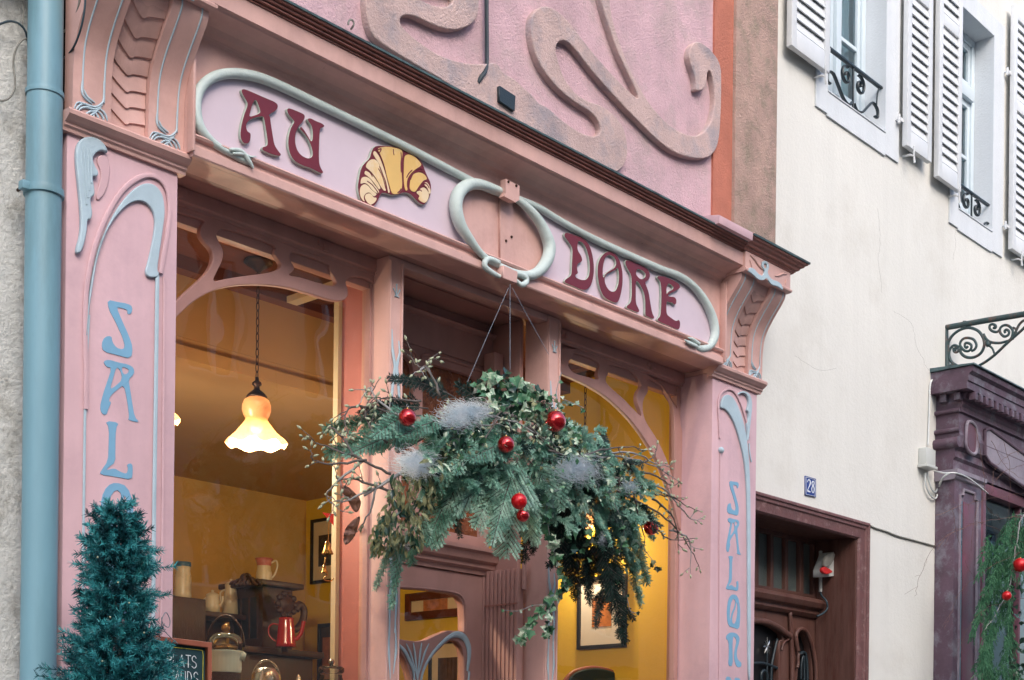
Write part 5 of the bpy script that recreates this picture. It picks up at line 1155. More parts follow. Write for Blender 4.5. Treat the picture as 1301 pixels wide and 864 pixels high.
# chair seen in right window
chy=.75;cc_=P(754,849,chy)
chr_=thing('upholstered_chair','wooden chair with curved dark green back at the bottom of the right window','chair',(cc_.x,chy,.5))
pts=catmull([(716,890),(718,868),(726,856),(740,850.5),(754,849),(768,851),(781,856),(789,866),(791,890)],5)
w_=[P(a,b,chy) for a,b in pts];wq=[(p.x,p.z) for p in w_];plate('back_pad',[wq+[(wq[-1][0],1.45),(wq[0][0],1.45)]],chy+.03,chy-.02,'chalk',chr_,bev=.01,smooth_n=0)
MB().tube([(p.x,chy,p.z) for p in w_]+[(w_[-1].x,chy,1.4)],.014,8).build('back_rail','boardwood',chr_,smooth='all')
MB().box(w_[0].x,w_[-1].x,chy-.5,chy,1.0,1.08).build('seat','chalk',chr_,bevel=.02)
for sx in(0,1):
    for sy in(0,1):
        x=(w_[0].x+.02,w_[-1].x-.02)[sx];y=(chy-.46,chy-.01)[sy]
        MB().tube([(x,y,.5),(x,y,1.0 if sy==0 else 1.5)],[.014,.02],8).build('leg','boardwood',chr_,smooth='all')
# ================================================================== PLANT HELPERS
def rv(s=1): return Vector((R.gauss(0,1),R.gauss(0,1),R.gauss(0,1))).normalized()*s
VIEW=Vector((CA,SA,0))      # general direction away from the street corner
def needles(mb,pts,nrm,ln,wd,step,layers=3,fwd_=.75,droop=0):
    """flat needles along a shoot: quads pointing forward to both sides"""
    for i in range(len(pts)-1):
        a,b=pts[i],pts[i+1];t=(b-a);L_=t.length
        if L_<1e-6: continue
        t=t/L_;sd=t.cross(nrm);sd=sd.normalized() if sd.length>1e-6 else Vector((1,0,0));nn=sd.cross(t)
        k=max(1,int(L_/step))
        for j in range(k):
            p=a+t*L_*(j+R.random())/k
            for l in range(layers):
                an=(l+.5)/layers*math.pi*2+R.gauss(0,.25)
                # flattened: favour sides
                d=(sd*math.cos(an)+nn*math.sin(an)*.55)
                d=(d.normalized()+t*fwd_*R.uniform(.7,1.3)).normalized()
                l_=ln*R.uniform(.75,1.1);w=d.cross(nn+rv(.4)).normalized()*wd*.5
                e=p+d*l_;m_=p+d*l_*.5
                mb.add([p-w*.6,m_-w,e,m_+w],[(0,1,2,3)]) if True else None
def curve3(a,b,bend,n=6):
    m_=(a+b)*.5+bend
    return [a*(1-t)**2+m_*2*t*(1-t)+b*t*t for t in [i/n for i in range(n+1)]]
def fir_branch(a,b,par,m,nrm=None,side=.10,ln=.019,wd=.0036,gap=.023,droop=.03,name='fir_branch'):
    nrm=nrm or (-VIEW+rv(.75)).normalized()
    main=curve3(a,b,Vector((0,0,droop))+rv(.012),8);L_=(b-a).length
    nb=MB();st=MB()
    st.tube(main,[.0035*(1-.7*i/8) for i in range(9)],5)
    needles(nb,main[1:],nrm,ln,wd,.0036,4)
    n=max(2,int(L_/gap))
    for i in range(n):
        t=.12+.85*i/n;idx=t*8;k=int(idx);p=main[k].lerp(main[min(k+1,8)],idx-k);tn=(main[min(k+1,8)]-main[k]).normalized()
        for s in(-1,1):
            if R.random()<.12: continue
            sd=tn.cross(nrm).normalized()*s
            ll=side*(1.05-.75*t)*R.uniform(.7,1.15)
            if L_<.15: ll*=.6
            e=p+(sd*.75+tn*.72+nrm*R.uniform(-.05,.3)).normalized()*ll+Vector((0,0,-ll*.15))
            q=curve3(p,e,rv(.004),3);st.tube(q,[.0018,.0016,.0012,.001],4);needles(nb,q,nrm,ln*.92,wd,.0034,4)
    o=nb.build(name,m,par,fix=False);s_=st.build('stem','bark',o,smooth='all')
    return o
def leaf(mb,p,d,n,l,w,shape='lens',fold=.25):
    d=d.normalized();s=d.cross(n);s=s.normalized() if s.length>1e-5 else Vector((1,0,0));n=s.cross(d)
    if shape=='ivy':
        o=[(0,0),(.12,.42),(-.02,.5),(.30,.46),(.45,.62),(.58,.30),(1,0)]
    elif shape=='round': o=[(0,0),(.15,.35),(.5,.5),(.85,.35),(1,0)]
    else: o=[(0,0),(.25,.42),(.5,.5),(.8,.28),(1,0)]
    c=[p+d*(l*x) - n*(fold*0) for x,y in o]
    up_=n*(fold*w)
    R_=[p+d*l*x+s*w*y+up_*y*2 for x,y in o];L2=[p+d*l*x-s*w*y+up_*y*2 for x,y in o]
    bend=lambda v,x:v-n*(x*x*l*.18)
    mid=[bend(p+d*l*x,x) for x in (0,.3,.6,1)]
    rr=[bend(v,o[i][0]) for i,v in enumerate(R_)];ll=[bend(v,o[i][0]) for i,v in enumerate(L2)]
    m_=len(o);vs=rr+ll+mid[1:3];M1,M2=2*m_,2*m_+1
    h=m_//2
    mb.add(vs,[tuple([0]+list(range(1,h+1))+[M1]),tuple([M1]+list(range(h,m_-1))+[m_-1,M2]),tuple([0]+[m_+i for i in range(1,h+1)][::1]+[M1])[::-1],tuple([M1]+[m_+i for i in range(h,m_-1)]+[m_-1,M2])[::-1]])
# ================================================================== HANGING WREATH
zw=zf(390,440,2.2745)
wc=P(650,565,-.14)
wr=thing('hanging_wreath','big hanging christmas arrangement of fir, ivy, twigs and white fibre on wires below the oval','christmas arrangement',tuple(wc))
def W(x,y,off=0):
    px,py=zw([(x,y)])[0][:2]
    rho=((px-655)/250)**2+((py-585)/150)**2
    return P(px,py,-.12-.26*math.sqrt(max(0,1-rho))+off)
def W2(x,y,Y): 
    px,py=zw([(x,y)])[0][:2];return P(px,py,Y)
F_=[((430,150),(235,95),0,'firdark',.06),((330,200),(48,242),-.05,'fir',.08),((340,215),(52,312),-.03,'fir',.09),((350,230),(110,318),0,'fir',.07),((300,200),(190,262),-.06,'fir',.07),((350,180),(150,195),0,'firdark',.07),
((420,230),(330,310),-.03,'fir',.07),((400,210),(265,265),-.05,'fir',.07),((420,280),(370,420),0,'fir',.09),((480,250),(430,370),-.04,'firpale',.08),((500,300),(400,420),0,'fir',.09),
((520,320),(395,520),-.02,'firpale',.10),((470,330),(345,575),0,'fir',.10),((450,360),(370,585),-.03,'firpale',.08),((430,340),(330,480),.02,'fir',.09),
((612,300),(578,612),-.10,'firpale',.15),((600,330),(482,525),-.06,'firpale',.12),((600,350),(535,575),-.08,'firpale',.10),((620,340),(655,575),-.07,'firpale',.12),((640,330),(712,440),-.05,'firpale',.10),((600,370),(425,465),-.04,'firpale',.11),((590,280),(470,330),-.06,'fir',.10),((560,260),(520,330),-.05,'fir',.08),
((540,300),(430,300),-.02,'fir',.09),((660,300),(740,350),-.02,'fir',.09),
((265,520),(196,705),0,'fir',.04),((275,520),(243,757),-.02,'fir',.05),((300,540),(302,632),0,'fir',.06),((320,480),(350,575),-.02,'firpale',.08),((250,480),(190,610),.02,'fir',.05),
((700,330),(735,475),-.05,'firpale',.09),((720,350),(815,405),-.06,'firpale',.09),((760,340),(850,425),-.05,'firpale',.09),((800,370),(900,465),-.02,'fir',.09),((840,400),(950,560),0,'fir',.09),((880,440),(985,690),0,'fir',.08),((850,450),(935,640),-.02,'fir',.09),((800,420),(880,570),-.02,'fir',.09),((900,490),(965,755),.02,'fir',.07),
((780,390),(700,450),-.02,'fir',.08),((820,430),(760,520),0,'fir',.08),((900,430),(1000,560),.02,'fir',.07),
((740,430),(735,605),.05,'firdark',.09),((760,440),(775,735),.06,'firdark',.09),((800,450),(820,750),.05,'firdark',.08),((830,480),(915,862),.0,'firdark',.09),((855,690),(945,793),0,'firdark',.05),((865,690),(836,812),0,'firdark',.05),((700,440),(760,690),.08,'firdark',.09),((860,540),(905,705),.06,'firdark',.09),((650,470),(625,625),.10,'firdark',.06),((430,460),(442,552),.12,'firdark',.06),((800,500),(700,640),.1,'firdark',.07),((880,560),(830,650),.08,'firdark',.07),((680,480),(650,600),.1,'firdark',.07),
((600,240),(540,330),0,'fir',.09),((640,250),(620,340),0,'fir',.09),((560,200),(470,250),.02,'fir',.09),((540,240),(420,320),.0,'fir',.1),((690,260),(660,380),0,'fir',.09),((480,300),(540,430),.03,'firdark',.09),((560,380),(500,470),.05,'firdark',.1),((640,400),(690,520),.04,'fir',.1),((700,400),(770,520),.03,'firdark',.1),((760,400),(800,520),.02,'fir',.1),((820,480),(870,600),.02,'fir',.1),((780,520),(760,640),.06,'firdark',.11),((820,560),(800,690),.06,'firdark',.11),((850,600),(880,700),.04,'firdark',.1),((720,480),(740,580),.08,'firdark',.11),((740,300),(690,390),-.02,'fir',.09),((840,340),(760,400),0,'fir',.09),((880,380),(840,470),0,'fir',.09),((380,300),(310,400),.02,'fir',.08),((520,180),(430,110),.05,'firdark',.07),((560,150),(500,250),0,'fir',.08),((640,160),(740,250),.05,'firdark',.07),((700,240),(820,270),.05,'fir',.07),((760,280),(900,340),.02,'fir',.07),((480,200),(400,260),-.02,'fir',.08)]
for (a,b,off,m,sd) in F_:
    fir_branch(W(*a,off=off+.03),W(*b,off=off+R.uniform(-.03,.03)),wr,m,side=sd)
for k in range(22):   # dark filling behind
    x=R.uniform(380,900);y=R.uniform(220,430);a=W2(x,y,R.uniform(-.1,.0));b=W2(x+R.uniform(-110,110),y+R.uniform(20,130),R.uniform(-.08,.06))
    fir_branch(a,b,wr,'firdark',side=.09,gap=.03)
MB().tube([W2(x,y,-.1) for x,y in catmull([(260,300),(400,230),(560,200),(700,230),(850,340),(930,430)],5)],.014,8).build('support_branch','bark',wr,smooth='all')
def ivy_cluster(poly,n,ms,size,off=-.03,name='ivy_cluster',shape='ivy',down=.5,spread=.06,asp=.9):
    xs=[p[0] for p in poly];ys=[p[1] for p in poly]
    def inside(x,y):
        c=False
        for i in range(len(poly)):
            (x1,y1),(x2,y2)=poly[i],poly[i-1]
            if (y1>y)!=(y2>y) and x<(x2-x1)*(y-y1)/(y2-y1)+x1:c=not c
        return c
    bs={m:MB() for m in ms};c=0
    while c<n:
        x=R.uniform(min(xs),max(xs));y=R.uniform(min(ys),max(ys))
        if not inside(x,y):continue
        c+=1;p=W(x,y,off+R.uniform(-spread,spread*.5));d=(Vector((R.gauss(0,1),R.gauss(0,.5),R.gauss(-down,.6)))).normalized()
        nrm=(-VIEW+rv(.8)+Vector((0,0,.5))).normalized();s=size*R.uniform(.6,1.2)
        leaf(bs[R.choice(ms)],p,d,nrm,s,s*asp,shape,R.uniform(.05,.35))
    for m,b in bs.items():
        if b.v:tag(b.build(name,m,wr,fix=False),kind='stuff')
ivy_cluster([(470,110),(540,70),(620,90),(700,140),(700,185),(640,195),(560,180),(500,170)],150,['ivy','ivydark','ivydark','ivypale'],.042)
ivy_cluster([(600,110),(700,140),(760,200),(800,250),(820,310),(740,280),(680,230),(620,180)],150,['ivypale','olive','ivy','ivydark'],.032,asp=.7,name='variegated_leaves')
ivy_cluster([(560,190),(680,200),(780,300),(880,330),(960,380),(900,380),(760,310),(640,260)],110,['ivypale','olive','ivypale'],.024,off=-.07,asp=.5,shape='lens',name='pale_leaf_spray')
ivy_cluster([(850,340),(960,350),(1000,420),(960,520),(900,500),(870,420)],80,['ivypale','ivy','ivydark'],.028,asp=.8,name='variegated_leaves')
ivy_cluster([(640,480),(700,470),(880,520),(960,640),(900,700),(820,660),(700,560)],45,['ivydark','ivy'],.04,off=.02)
ivy_cluster([(380,250),(450,230),(560,300),(480,330),(400,330)],40,['ivydark','ivy'],.035,off=-.02)
ivy_cluster([(250,360),(350,350),(380,400),(340,480),(330,570),(280,600),(190,590),(185,540),(230,440)],330,['olive','olive','ivydark','olive'],.042,off=-.02,shape='lens',asp=.34,down=1.6,name='olive_leaf_bunch')
ivy_cluster([(340,310),(390,320),(395,370),(350,380)],14,['ivypale','olive'],.05,off=-.06,shape='lens',asp=.4,name='pale_leaf_spray')
def vine(pts,nl,size,ms=('ivypale','ivy'),off=-.06,r=.0016):
    c=catmull(pts,8);q=[W(x,y,off) for x,y in c];st=MB().tube(q,r,5).build('ivy_vine','barkpale',wr,smooth='all')
    bs={m:MB() for m in ms}
    for k in range(nl):
        i=min(len(q)-2,int(len(q)*(k+R.random())/nl));d=rv()+Vector((0,0,-.5));s=size*R.uniform(.6,1.15)
        leaf(bs[R.choice(ms)],q[i]+rv(.008),d,(-VIEW+rv(.6)).normalized(),s,s*.9,'ivy',.2)
    for m,b in bs.items():
        if b.v:b.build('ivy_leaves',m,st,fix=False)
vine([(690,430),(700,540),(725,630),(745,700),(705,750),(690,835)],64,.042,('ivypale','ivy','ivy','ivydark'))
vine([(700,720),(660,790),(615,850)],34,.042,('ivypale','ivy','ivy'))
vine([(690,745),(650,750),(610,765),(565,762)],8,.018)
vine([(735,180),(720,140),(735,75)],9,.024,('ivy','ivypale'))
vine([(735,150),(770,165),(800,178)],9,.022,('ivypale','ivy'))
vine([(860,400),(915,520),(900,600)],18,.03)
vine([(950,560),(1000,620),(1010,650)],8,.036,('ivydark','olive'))
vine([(925,720),(935,765),(962,770)],4,.02,('ivydark',))
vine([(920,330),(980,300),(1000,290)],5,.016,('ivypale',))
# twigs with buds
tw=[[(310,235),(250,190),(200,150),(180,120),(150,165)],[(280,210),(180,175),(120,180),(110,230),(125,260)],[(240,370),(160,330),(90,300),(40,285),(10,268)],[(235,390),(150,430),(100,450),(60,430)],[(170,330),(80,340),(20,330),(14,300)],[(140,320),(90,250),(60,235),(45,250)],[(160,330),(80,400),(60,440),(110,480)],[(385,140),(350,70),(320,55),(290,22)],[(355,80),(345,45),(378,24)],[(335,62),(312,78)],[(230,280),(180,230),(172,170),(208,95)],[(250,420),(180,400),(130,380),(90,385),(80,345)],[(200,395),(180,480),(140,540)],[(330,160),(230,150),(190,150)],
[(760,330),(850,300),(930,290),(965,302)],[(800,320),(900,320),(960,330),(1010,350),(1078,392)],[(850,340),(950,340),(1000,320),(1010,288)],[(880,380),(980,400),(1060,440),(1132,478)],[(960,390),(1040,420),(1100,490),(1134,505)],[(900,420),(1000,470),(1060,520),(1110,590),(1134,638)],[(1000,440),(1060,500),(1075,582)],[(1050,530),(1105,560),(1108,655)],[(940,400),(960,500),(978,560)],[(980,470),(1010,520),(1050,560),(1118,556)],[(860,310),(940,306),(1000,335),(1050,350)],[(930,360),(1000,370),(1050,400),(1080,390)],[(970,420),(1020,430),(1090,440)],
[(520,200),(600,220),(680,260),(720,290)],[(600,170),(560,190),(520,260),(500,310)],[(640,230),(740,320),(850,350)],[(450,170),(500,230),(560,210)],[(470,220),(420,240),(400,200)],[(700,300),(780,330),(820,390)]]
for ti,pts in enumerate(tw):
    c=catmull(pts,5);L_=len(c);off=-.06 if 300<pts[0][0]<800 else -.02
    rr=[.0056*(1-.72*i/(L_-1)) for i in range(L_)]
    jj=[W(x,y,off)+rv(.004) for x,y in c]
    t_=MB().tube(jj,rr,6)
    bd=MB()
    def bud(p,d):
        d=d.normalized();e=p+d*R.uniform(.006,.014)
        t_.tube([p,e],.0014,4);bd.tube([e,e+d*.007,e+d*.014,e+d*.023],[.002,.0055,.0048,.0006],6)
    for i in range(2,L_-1):
        if R.random()<.42:
            tn=(jj[i+1]-jj[i]).normalized();d=tn*.6+tn.cross(-VIEW)*R.choice((-1,1))*.8+rv(.3)
            if R.random()<.38:
                e=jj[i]+d.normalized()*R.uniform(.03,.06);mid=(jj[i]+e)*.5+rv(.004);t_.tube([jj[i],mid,e],[.0022,.0018,.0014],5);bud(e,e-mid);bud(mid,rv()+tn)
            else: bud(jj[i],d)
    bud(jj[-1],jj[-1]-jj[-2])
    o=t_.build('bare_twig','bark' if ti%3 else 'barkpale',wr,smooth='all');tag(bd.build('buds','bud',o,smooth='all'),kind='stuff')
MB().tube([W(x,y,-.02) for x,y in ((300,350),(240,385),(165,432))],[.008,.007,.004],8).build('grey_branch','barkpale',wr,smooth='all')
# dry curled leaves
def curled(pts,wd,name='dry_leaf'):
    c=catmull(pts,6);n=len(c);v=[];f=[]
    for i,(x,y) in enumerate(c):
        t=i/(n-1);w=wd*math.sin(math.pi*min(1,max(.04,t)))**.7
        for k,s in enumerate((-1,-.5,0,.5,1)):
            v.append(W2(x+s*w,y,-.22+.03*abs(s)*(1 if i%4<2 else .6)+.01*math.sin(i)))
    for i in range(n-1):
        for k in range(4): f.append((i*5+k,i*5+k+1,(i+1)*5+k+1,(i+1)*5+k))
    o=MB().add(v,f).build(name,'dry',wr,smooth='all',fix=False);return o
curled([(108,402),(122,425),(138,450),(142,480)],20);curled([(150,492),(132,520),(122,548),(112,574)],18)
curled([(345,312),(362,340),(385,352),(400,352)],10)
# white fibre
# loose sprig tips and stray leaves all over the front
tips={m:MB() for m in ('fir','firpale','firdark')}
for k in range(230):
    x=R.uniform(330,980);yt=150+((x-600)/330)**2*150
    y=R.uniform(yt+20,yt+(330 if x<700 else 380)*(1-abs(x-640)/600));a=W(x,y,R.uniform(-.03,.03))
    d=Vector(((x-620)/500+R.gauss(0,.5),R.gauss(-.25,.3),-.5+R.gauss(0,.5))).normalized();l=R.uniform(.05,.11);m=R.choice(('fir','firpale','fir','firdark'))
    q=curve3(a,a+d*l,rv(.01)+Vector((0,0,.01)),4);nn=(-VIEW+rv(.9)).normalized();b_=tips[m]
    b_.tube(q,.0016,4);needles(b_,q,nn,.018,.0036,.0034,5)
    for s_ in(-1,1):
        if R.random()<.7:
            p0=q[1+(s_>0)];e=p0+(d*.7+d.cross(nn)*s_*.8).normalized()*l*R.uniform(.35,.6);needles(b_,curve3(p0,e,rv(.003),3),nn,.017,.0036,.0034,5)
for m,b_ in tips.items(): tag(b_.build('fir_tips',m,wr,fix=False),kind='stuff')
ivy_cluster([(380,230),(600,250),(780,300),(900,400),(850,480),(600,400),(420,360)],120,['ivypale','olive','ivy','ivydark'],.022,off=-.09,asp=.6,shape='lens',name='stray_leaves')
def cotton(x,y,rx,ry,n,off=-.09):
    """crushed webbing: long curly fibres that stay inside the tuft"""
    b=MB();lobes=[(R.uniform(-.5,.5),R.uniform(-.5,.5),R.uniform(.4,.75)) for _ in range(5)]
    for k in range(int(n*.42)):
        lx,ly,lr=R.choice(lobes);a=R.uniform(0,6.28);q=abs(R.gauss(0,.55))*lr;ux,uy=lx+q*math.cos(a),ly+q*math.sin(a)
        th=R.gauss(.5,.9);dz=R.uniform(-.02,.035);pts=[];tw_=R.gauss(0,.5)
        for i in range(9):
            pts.append(W(x+rx*ux,y+ry*uy,off+dz*(1-(ux*ux+uy*uy)*.5)));th+=tw_+R.gauss(0,.25);ux+=.13*math.cos(th);uy+=.13*math.sin(th)
            if math.hypot(ux,uy)>.9: th+=.5
            dz+=R.gauss(0,.003)
        w0=Vector((SA*.5,-CA*.5,.8)).normalized()*R.uniform(.0003,.0007)
        v=[]
        for pp in pts: v+=[pp-w0,pp+w0]
        b.add(v,[(2*i,2*i+1,2*i+3,2*i+2) for i in range(8)])
    return b.build('white_fibre','cotton',wr,fix=False)
cotton(445,190,72,42,1900);cotton(300,335,62,40,1600,-.08);cotton(775,350,62,40,1700,-.11);cotton(930,405,26,28,350);cotton(852,556,18,20,260,-.04)
for k,(x,y) in enumerate(((225,585),(290,582))):
    s_=MB()
    for j in range(26): s_.sphere(W(x,y,-.06)+rv(.011),.0045,4)
    s_.build('seed_head','barkpale',wr,smooth='all')
# wires
for pts in ([(648,361,-.115),(648,470,-.14)],[(646,366,-.115),(622,420,-.12),(594,485,-.14)],[(651,366,-.115),(672,405,-.12),(697,450,-.14)]):
    MB().tube([P(*q) for q in pts],.0013,5).build('hanging_wire','wire',wr)
# baubles
def bauble(x,y,r,lab,m='bauble',off=-.1):
    p=W(x,y,off);d=(p.x*CA+(p.y+D)*SA)/F/2.2745
    t=thing('red_bauble',lab,'bauble',tuple(p),'red baubles on the hanging arrangement')
    MB().sphere(p,r*d,16).build('ball',m,t,smooth='all')
    MB().lathe([(0,r*d*1.14),(r*d*.13,r*d*1.13),(r*d*.15,r*d*.98)],p,14).build('cap','brass',t,smooth='all')
    MB().tube([p+Vector((.005*math.cos(a),0,r*d*1.14+.005+.005*math.sin(a))) for a in [k*math.pi/4 for k in range(9)]],.0009,4).build('loop','wire',t)
bauble(290,206,26,'shiny red bauble at the far left of the arrangement, left of the big fibre tuft')
bauble(718,217,31,'largest red bauble, high on the right of the arrangement beside the right post')
bauble(575,284,25,'red bauble in the middle of the arrangement above the big fir spray')
bauble(613,448,23.5,'satin red bauble hanging lowest in the centre, over a smaller one','baubleM',-.16)
bauble(624,489,19,'small red bauble half hidden below the satin one','bauble',-.1)
bauble(994,524,22,'red bauble at the far right end of the arrangement among twigs','bauble',-.04)
# ================================================================== CHRISTMAS TREE (lower left)
ty=-.36
tc_=P(156,864,ty);tt=P(148,650,ty)
xt_=thing('artificial_tree','narrow dark teal artificial christmas tree in front of the left pilaster','christmas tree',(tc_.x,ty,.12))
H0,H1=.42,tt.z
MB().tube([(tc_.x,ty,.35),(tc_.x,ty,(H1+.3)/2),(tt.x,ty,H1-.05)],[.025,.018,.006],8).build('trunk','bark',xt_,smooth='all')
MB().lathe([(0,0),(.15,0),(.19,.28),(.2,.30),(.18,.30),(.17,.27),(0,.27)],(tc_.x,ty,.12),28).build('pot','boardwood',xt_,smooth=True)
def trad(z):
    # radius (m) against drop from the top
    k=[(0,.045),(.04,.085),(.14,.115),(.24,.110),(.32,.118),(.42,.15),(.52,.20),(.62,.235),(1.9,.42)]
    d=H1-z
    for (a,r0),(b,r1) in zip(k,k[1:]):
        if a<=d<=b:return r0+(r1-r0)*(d-a)/(b-a)
    return .42
crown=MB();crown2=MB();MT['xmas2']=leafmat('dark_teal_artificial_needles','#1f5f66','#12393f',.5,.05,.3,30)
CR=(crown,crown2)
def tuft(p,d,l,ln=.021):
    crown=CR[0] if R.random()<.68 else CR[1];l*=R.uniform(.75,1.25)
    d=d.normalized();q=curve3(p,p+d*l,rv(.008)+Vector((0,0,-.005)),4)
    crown.tube(q,.0014,3,cap=False)
    for i in range(4):
        a,b=q[i],q[i+1];t=(b-a).normalized();u=t.cross(rv()).normalized();w=t.cross(u)
        for j in range(15):
            an=R.uniform(0,6.28);pp=a.lerp(b,R.random());dd=((u*math.cos(an)+w*math.sin(an))+t*.8).normalized();e=pp+dd*ln*R.uniform(.7,1.15);s=dd.cross(rv()).normalized()*.0015
            crown.add([pp-s,pp+s,e+s*.4,e-s*.4],[(0,1,2,3)])
z=H1
while z>H0:
    vis=z>1.75
    n=int((32 if vis else 12)*trad(z)/.12)+4
    for k in range(n):
        a=R.uniform(0,6.28);r=trad(z)*R.uniform(.35,.95);cx=tc_.x+(tt.x-tc_.x)*(z-H0)/(H1-H0);bump=1+.18*noise.noise(Vector((a*1.2,z*7,3)))
        p=Vector((cx+math.cos(a)*r*.6*bump,ty+math.sin(a)*r*.6*bump,z+R.uniform(-.02,.02)))
        tuft(p,Vector((math.cos(a),math.sin(a),R.uniform(-.35,.9))),min(.11,max(.04,r*.62)),.019 if vis else .03)
    z-=.018 if vis else .05
for x,y,l in ((196,720,.07),(190,700,.05),(198,755,.05),(140,652,.04)): 
    p=P(x,y,ty-.03);tuft(p,Vector((.9,-.3,.1)) if x>150 else Vector((-.3,0,1)),l)
crown.build('needles','xmas',xt_,fix=False);crown2.build('dark_needles','xmas2',xt_,fix=False)
for k,(x,y) in enumerate(((124,708),(140,784),(164,766),(162,840),(183,804),(130,840),(150,740))):
    MB().sphere(P(x,y,ty-.13),.003,5).build('fairy_light','bud',xt_,smooth='all')
# ================================================================== CHALKBOARD
by=-.22
cbd=thing('menu_board','green chalkboard in a red brown frame with chalk menu words beside the teal tree','menu board',tuple(P(240,864,by)))
o=[(176,805.5),(267,816.5),(266,1010),(172,1000)];i_=[(183,813),(261.5,823),(260,1000),(180,990)]
plate('board_frame',[onY(o,by),onY(i_,by)],by+.02,by-.012,'boardwood',cbd,bev=.003,smooth_n=0)
plate('board_face',[onY(i_,by)],by+.015,by+.004,'chalk',cbd,smooth_n=0)
MB().tube([P(x,y,by+.002) for x,y in catmull([(190,819),(222,822.6),(254,826),(257.5,829),(258,840),(257,900),(256,980)],4)],.0011,5).build('chalk_border','chalky',cbd,smooth='all')
def chalk(name,strokes,x0,y0,w,h,sl=.1):
    for st in strokes:
        pts=[P(x0+u*w,y0+(u*w)*sl+(1-v)*h,by+.002) for u,v in (catmull(st,4) if len(st)>3 else st)]
        MB().tube(pts,.0016,5,sq=.6).build(name,'chalkw',cbd)
G={'P':[[(0,0),(0,1)],[(0,1),(.6,.95),(.75,.7),(.6,.5),(0,.48)]],'L':[[(0,1),(0,.1),(.3,0),(.9,.06)]],'A':[[(0,0),(.45,1)],[(.45,1),(.9,0)],[(.15,.35),(.75,.35)]],'T':[[(0,1),(1,1)],[(.5,1),(.5,0)]],'S':[[(.85,.82),(.5,1),(.1,.85),(.15,.6),(.75,.42),(.85,.18),(.45,0),(0,.15)]],
'C':[[(.85,.9),(.4,1),(0,.6),(.05,.2),(.45,0),(.85,.1)]],'H':[[(0,0),(0,1)],[(.8,0),(.8,1)],[(0,.5),(.8,.5)]],'U':[[(0,1),(0,.2),(.4,0),(.8,.2),(.8,1)]],'D':[[(0,0),(0,1)],[(0,1),(.55,.9),(.8,.5),(.55,.1),(0,0)]]}
for k,ch in enumerate('PLATS'):
    chalk('chalk_letter_'+ch.lower(),G[ch],212.5+k*7.8,830.2+k*.75,6.6,15.5)
for k,ch in enumerate('CHAUDS'):
    chalk('chalk_letter_'+ch.lower(),G[ch],207+k*7.8,850+k*.75,6.4,15.5)
tag(MB().tube([P(x,y,-.27) for x,y in catmull([(205,784),(207,792),(214,797),(216,788),(211,778),(206,786),(206,796),(213,806),(226,818)],5)],.0016,6).build('curled_wire','wire',None,smooth='all'),'thin pale curled wire between the teal tree and the chalkboard','wire')
# ================================================================== RIGHT GARLAND
gy=-.30
ga=thing('green_garland','hanging green cypress garland with bare twigs in the plum shop window','garland',tuple(P(1285,700,gy)))
gm={};
def strand(a,b,par):
    q=curve3(a,b,Vector((R.uniform(-.05,.05),-.03,.03)),7);mb_=MB();mb_.tube(q,.0015,4)
    for i in range(1,8):
        for s in range(5):
            p=q[i]+rv(.006);d=((q[i]-q[i-1]).normalized()*1.0+rv(.7)).normalized();l=R.uniform(.03,.06)
            needles(mb_,[p,p+d*l*.5,p+d*l+Vector((0,0,-l*.3))],(-VIEW+rv(.5)).normalized(),.013,.0035,.0035,2,1.4)
    mb_.build('cypress_spray','thuja',par,fix=False)
spine=[(1310,648),(1285,655),(1262,680),(1255,720),(1252,770),(1262,820),(1275,870)]
for k in range(84):
    t=R.random();i=t*(len(spine)-1);j=int(i);a=spine[j];b=spine[min(j+1,len(spine)-1)];x=a[0]+(b[0]-a[0])*(i-j);y=a[1]+(b[1]-a[1])*(i-j)
    x+=R.uniform(-8,30);y+=R.uniform(-8,30)
    p=P(x,y,gy+R.uniform(-.06,.12));e=P(x+R.uniform(-16,10)-3,y+R.uniform(25,60),gy+R.uniform(-.08,.1));strand(p,e,ga)
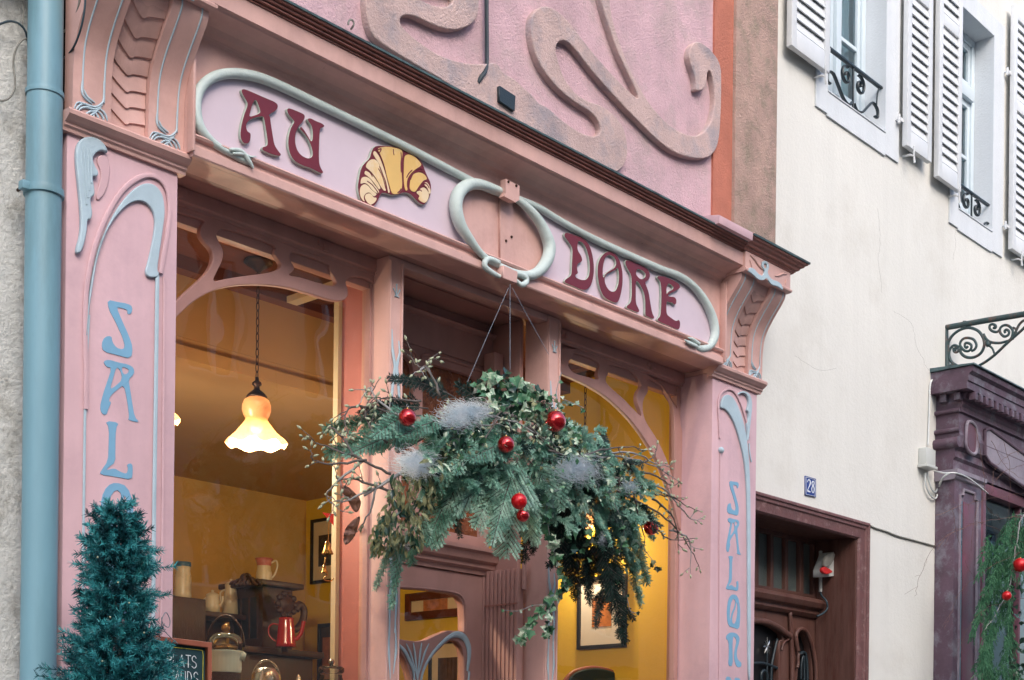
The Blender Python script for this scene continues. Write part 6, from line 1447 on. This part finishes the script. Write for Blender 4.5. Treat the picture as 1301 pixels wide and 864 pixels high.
for pts,r in (([(1320,642),(1300,655),(1291,690),(1283,740),(1268,775),(1250,800)],.005),([(1301,655),(1270,660),(1240,665),(1205,680),(1190,700)],.0022),([(1301,690),(1250,665),(1225,670),(1190,690),(1170,730),(1163,758)],.0016),([(1301,700),(1260,720),(1225,745),(1210,775),(1200,800)],.0016),([(1260,560),(1275,590),(1300,610)],.0016),([(1240,545),(1250,600),(1252,640),(1270,660)],.0018),([(1301,590),(1270,605),(1240,650),(1235,700)],.0014),([(1210,650),(1222,700),(1240,740)],.0014),([(1301,570),(1280,580),(1262,600),(1262,625)],.0016),([(1190,655),(1230,640),(1280,630),(1310,625)],.0018),([(1301,760),(1260,770),(1235,790),(1215,830)],.0014),([(1275,560),(1283,600),(1281,660)],.0014),([(1225,660),(1215,640),(1205,625)],.001)):
    c=catmull(pts,6);q=[P(x,y,gy-.05)+rv(.006) for x,y in c];mb_=MB().tube(q,[r*(1-.6*i/len(q)) for i in range(len(q))],5)
    for i in range(3,len(q)-1,3):
        e=q[i]+((q[i+1]-q[i]).normalized()+rv(.8))*R.uniform(.03,.08);mb_.tube([q[i],(q[i]+e)/2+rv(.005),e],[r*.5,r*.4,r*.25],4)
    mb_.build('bare_twig','dry' if r<.003 else 'barkpale',ga,smooth='all')
iv=MB()
for k in range(60):
    p=P(R.uniform(1283,1320),R.uniform(745,864),gy-.05);leaf(iv,p,rv()+Vector((0,0,-.6)),(-VIEW+rv(.5)).normalized(),.04,.034,'ivy',.2)
iv.build('ivy_leaves','ivydark',ga,fix=False)
for x,y,r,l in ((1296,718,9,'upper red bauble in the green garland at the right edge'),(1279,757,6,'small red bauble low in the green garland')):
    p=P(x,y,gy-.1);d=(p.x*CA+(p.y+D)*SA)/F
    t=thing('red_bauble',l,'bauble',tuple(p),'red baubles in the plum shop garland');MB().sphere(p,r*d,14).build('ball','baubleM',t,smooth='all')
    MB().lathe([(0,r*d*1.14),(r*d*.14,r*d*1.13),(r*d*.15,r*d*.98)],p,10).build('cap','brass',t,smooth='all')
EXPO=1.42
# ================================================================== LIGHT
w=bpy.data.worlds.new('World');sc.world=w;w.use_nodes=True;nt=w.node_tree
sk=nt.nodes.new('ShaderNodeTexSky');sk.sky_type='NISHITA';sk.sun_disc=False
SE,SR=math.radians(38),math.radians(205)
sk.sun_elevation=SE;sk.sun_rotation=SR;sk.air_density=1.0;sk.dust_density=2.5;sk.ozone_density=1.2
nt.links.new(sk.outputs[0],nt.nodes['Background'].inputs[0]);nt.nodes['Background'].inputs[1].default_value=.15
sl=bpy.data.lights.new('sun','SUN');so=bpy.data.objects.new('sun',sl);COL.objects.link(so)
sl.energy=.5;sl.angle=math.radians(50);sl.color=(1,.98,.95)
# sun_rotation: clockwise from +Y seen from above
dirv=Vector((math.sin(SR)*math.cos(SE),math.cos(SR)*math.cos(SE),math.sin(SE)))
so.rotation_euler=dirv.to_track_quat('Z','Y').to_euler()
sc.view_settings.view_transform='Standard';sc.view_settings.look='None';sc.view_settings.exposure=EXPO;sc.view_settings.gamma=1
sc.render.engine='CYCLES'
sc.render.resolution_x=1024;sc.render.resolution_y=680
sc.cycles.max_bounces=8;sc.cycles.transparent_max_bounces=12;sc.cycles.sample_clamp_indirect=4
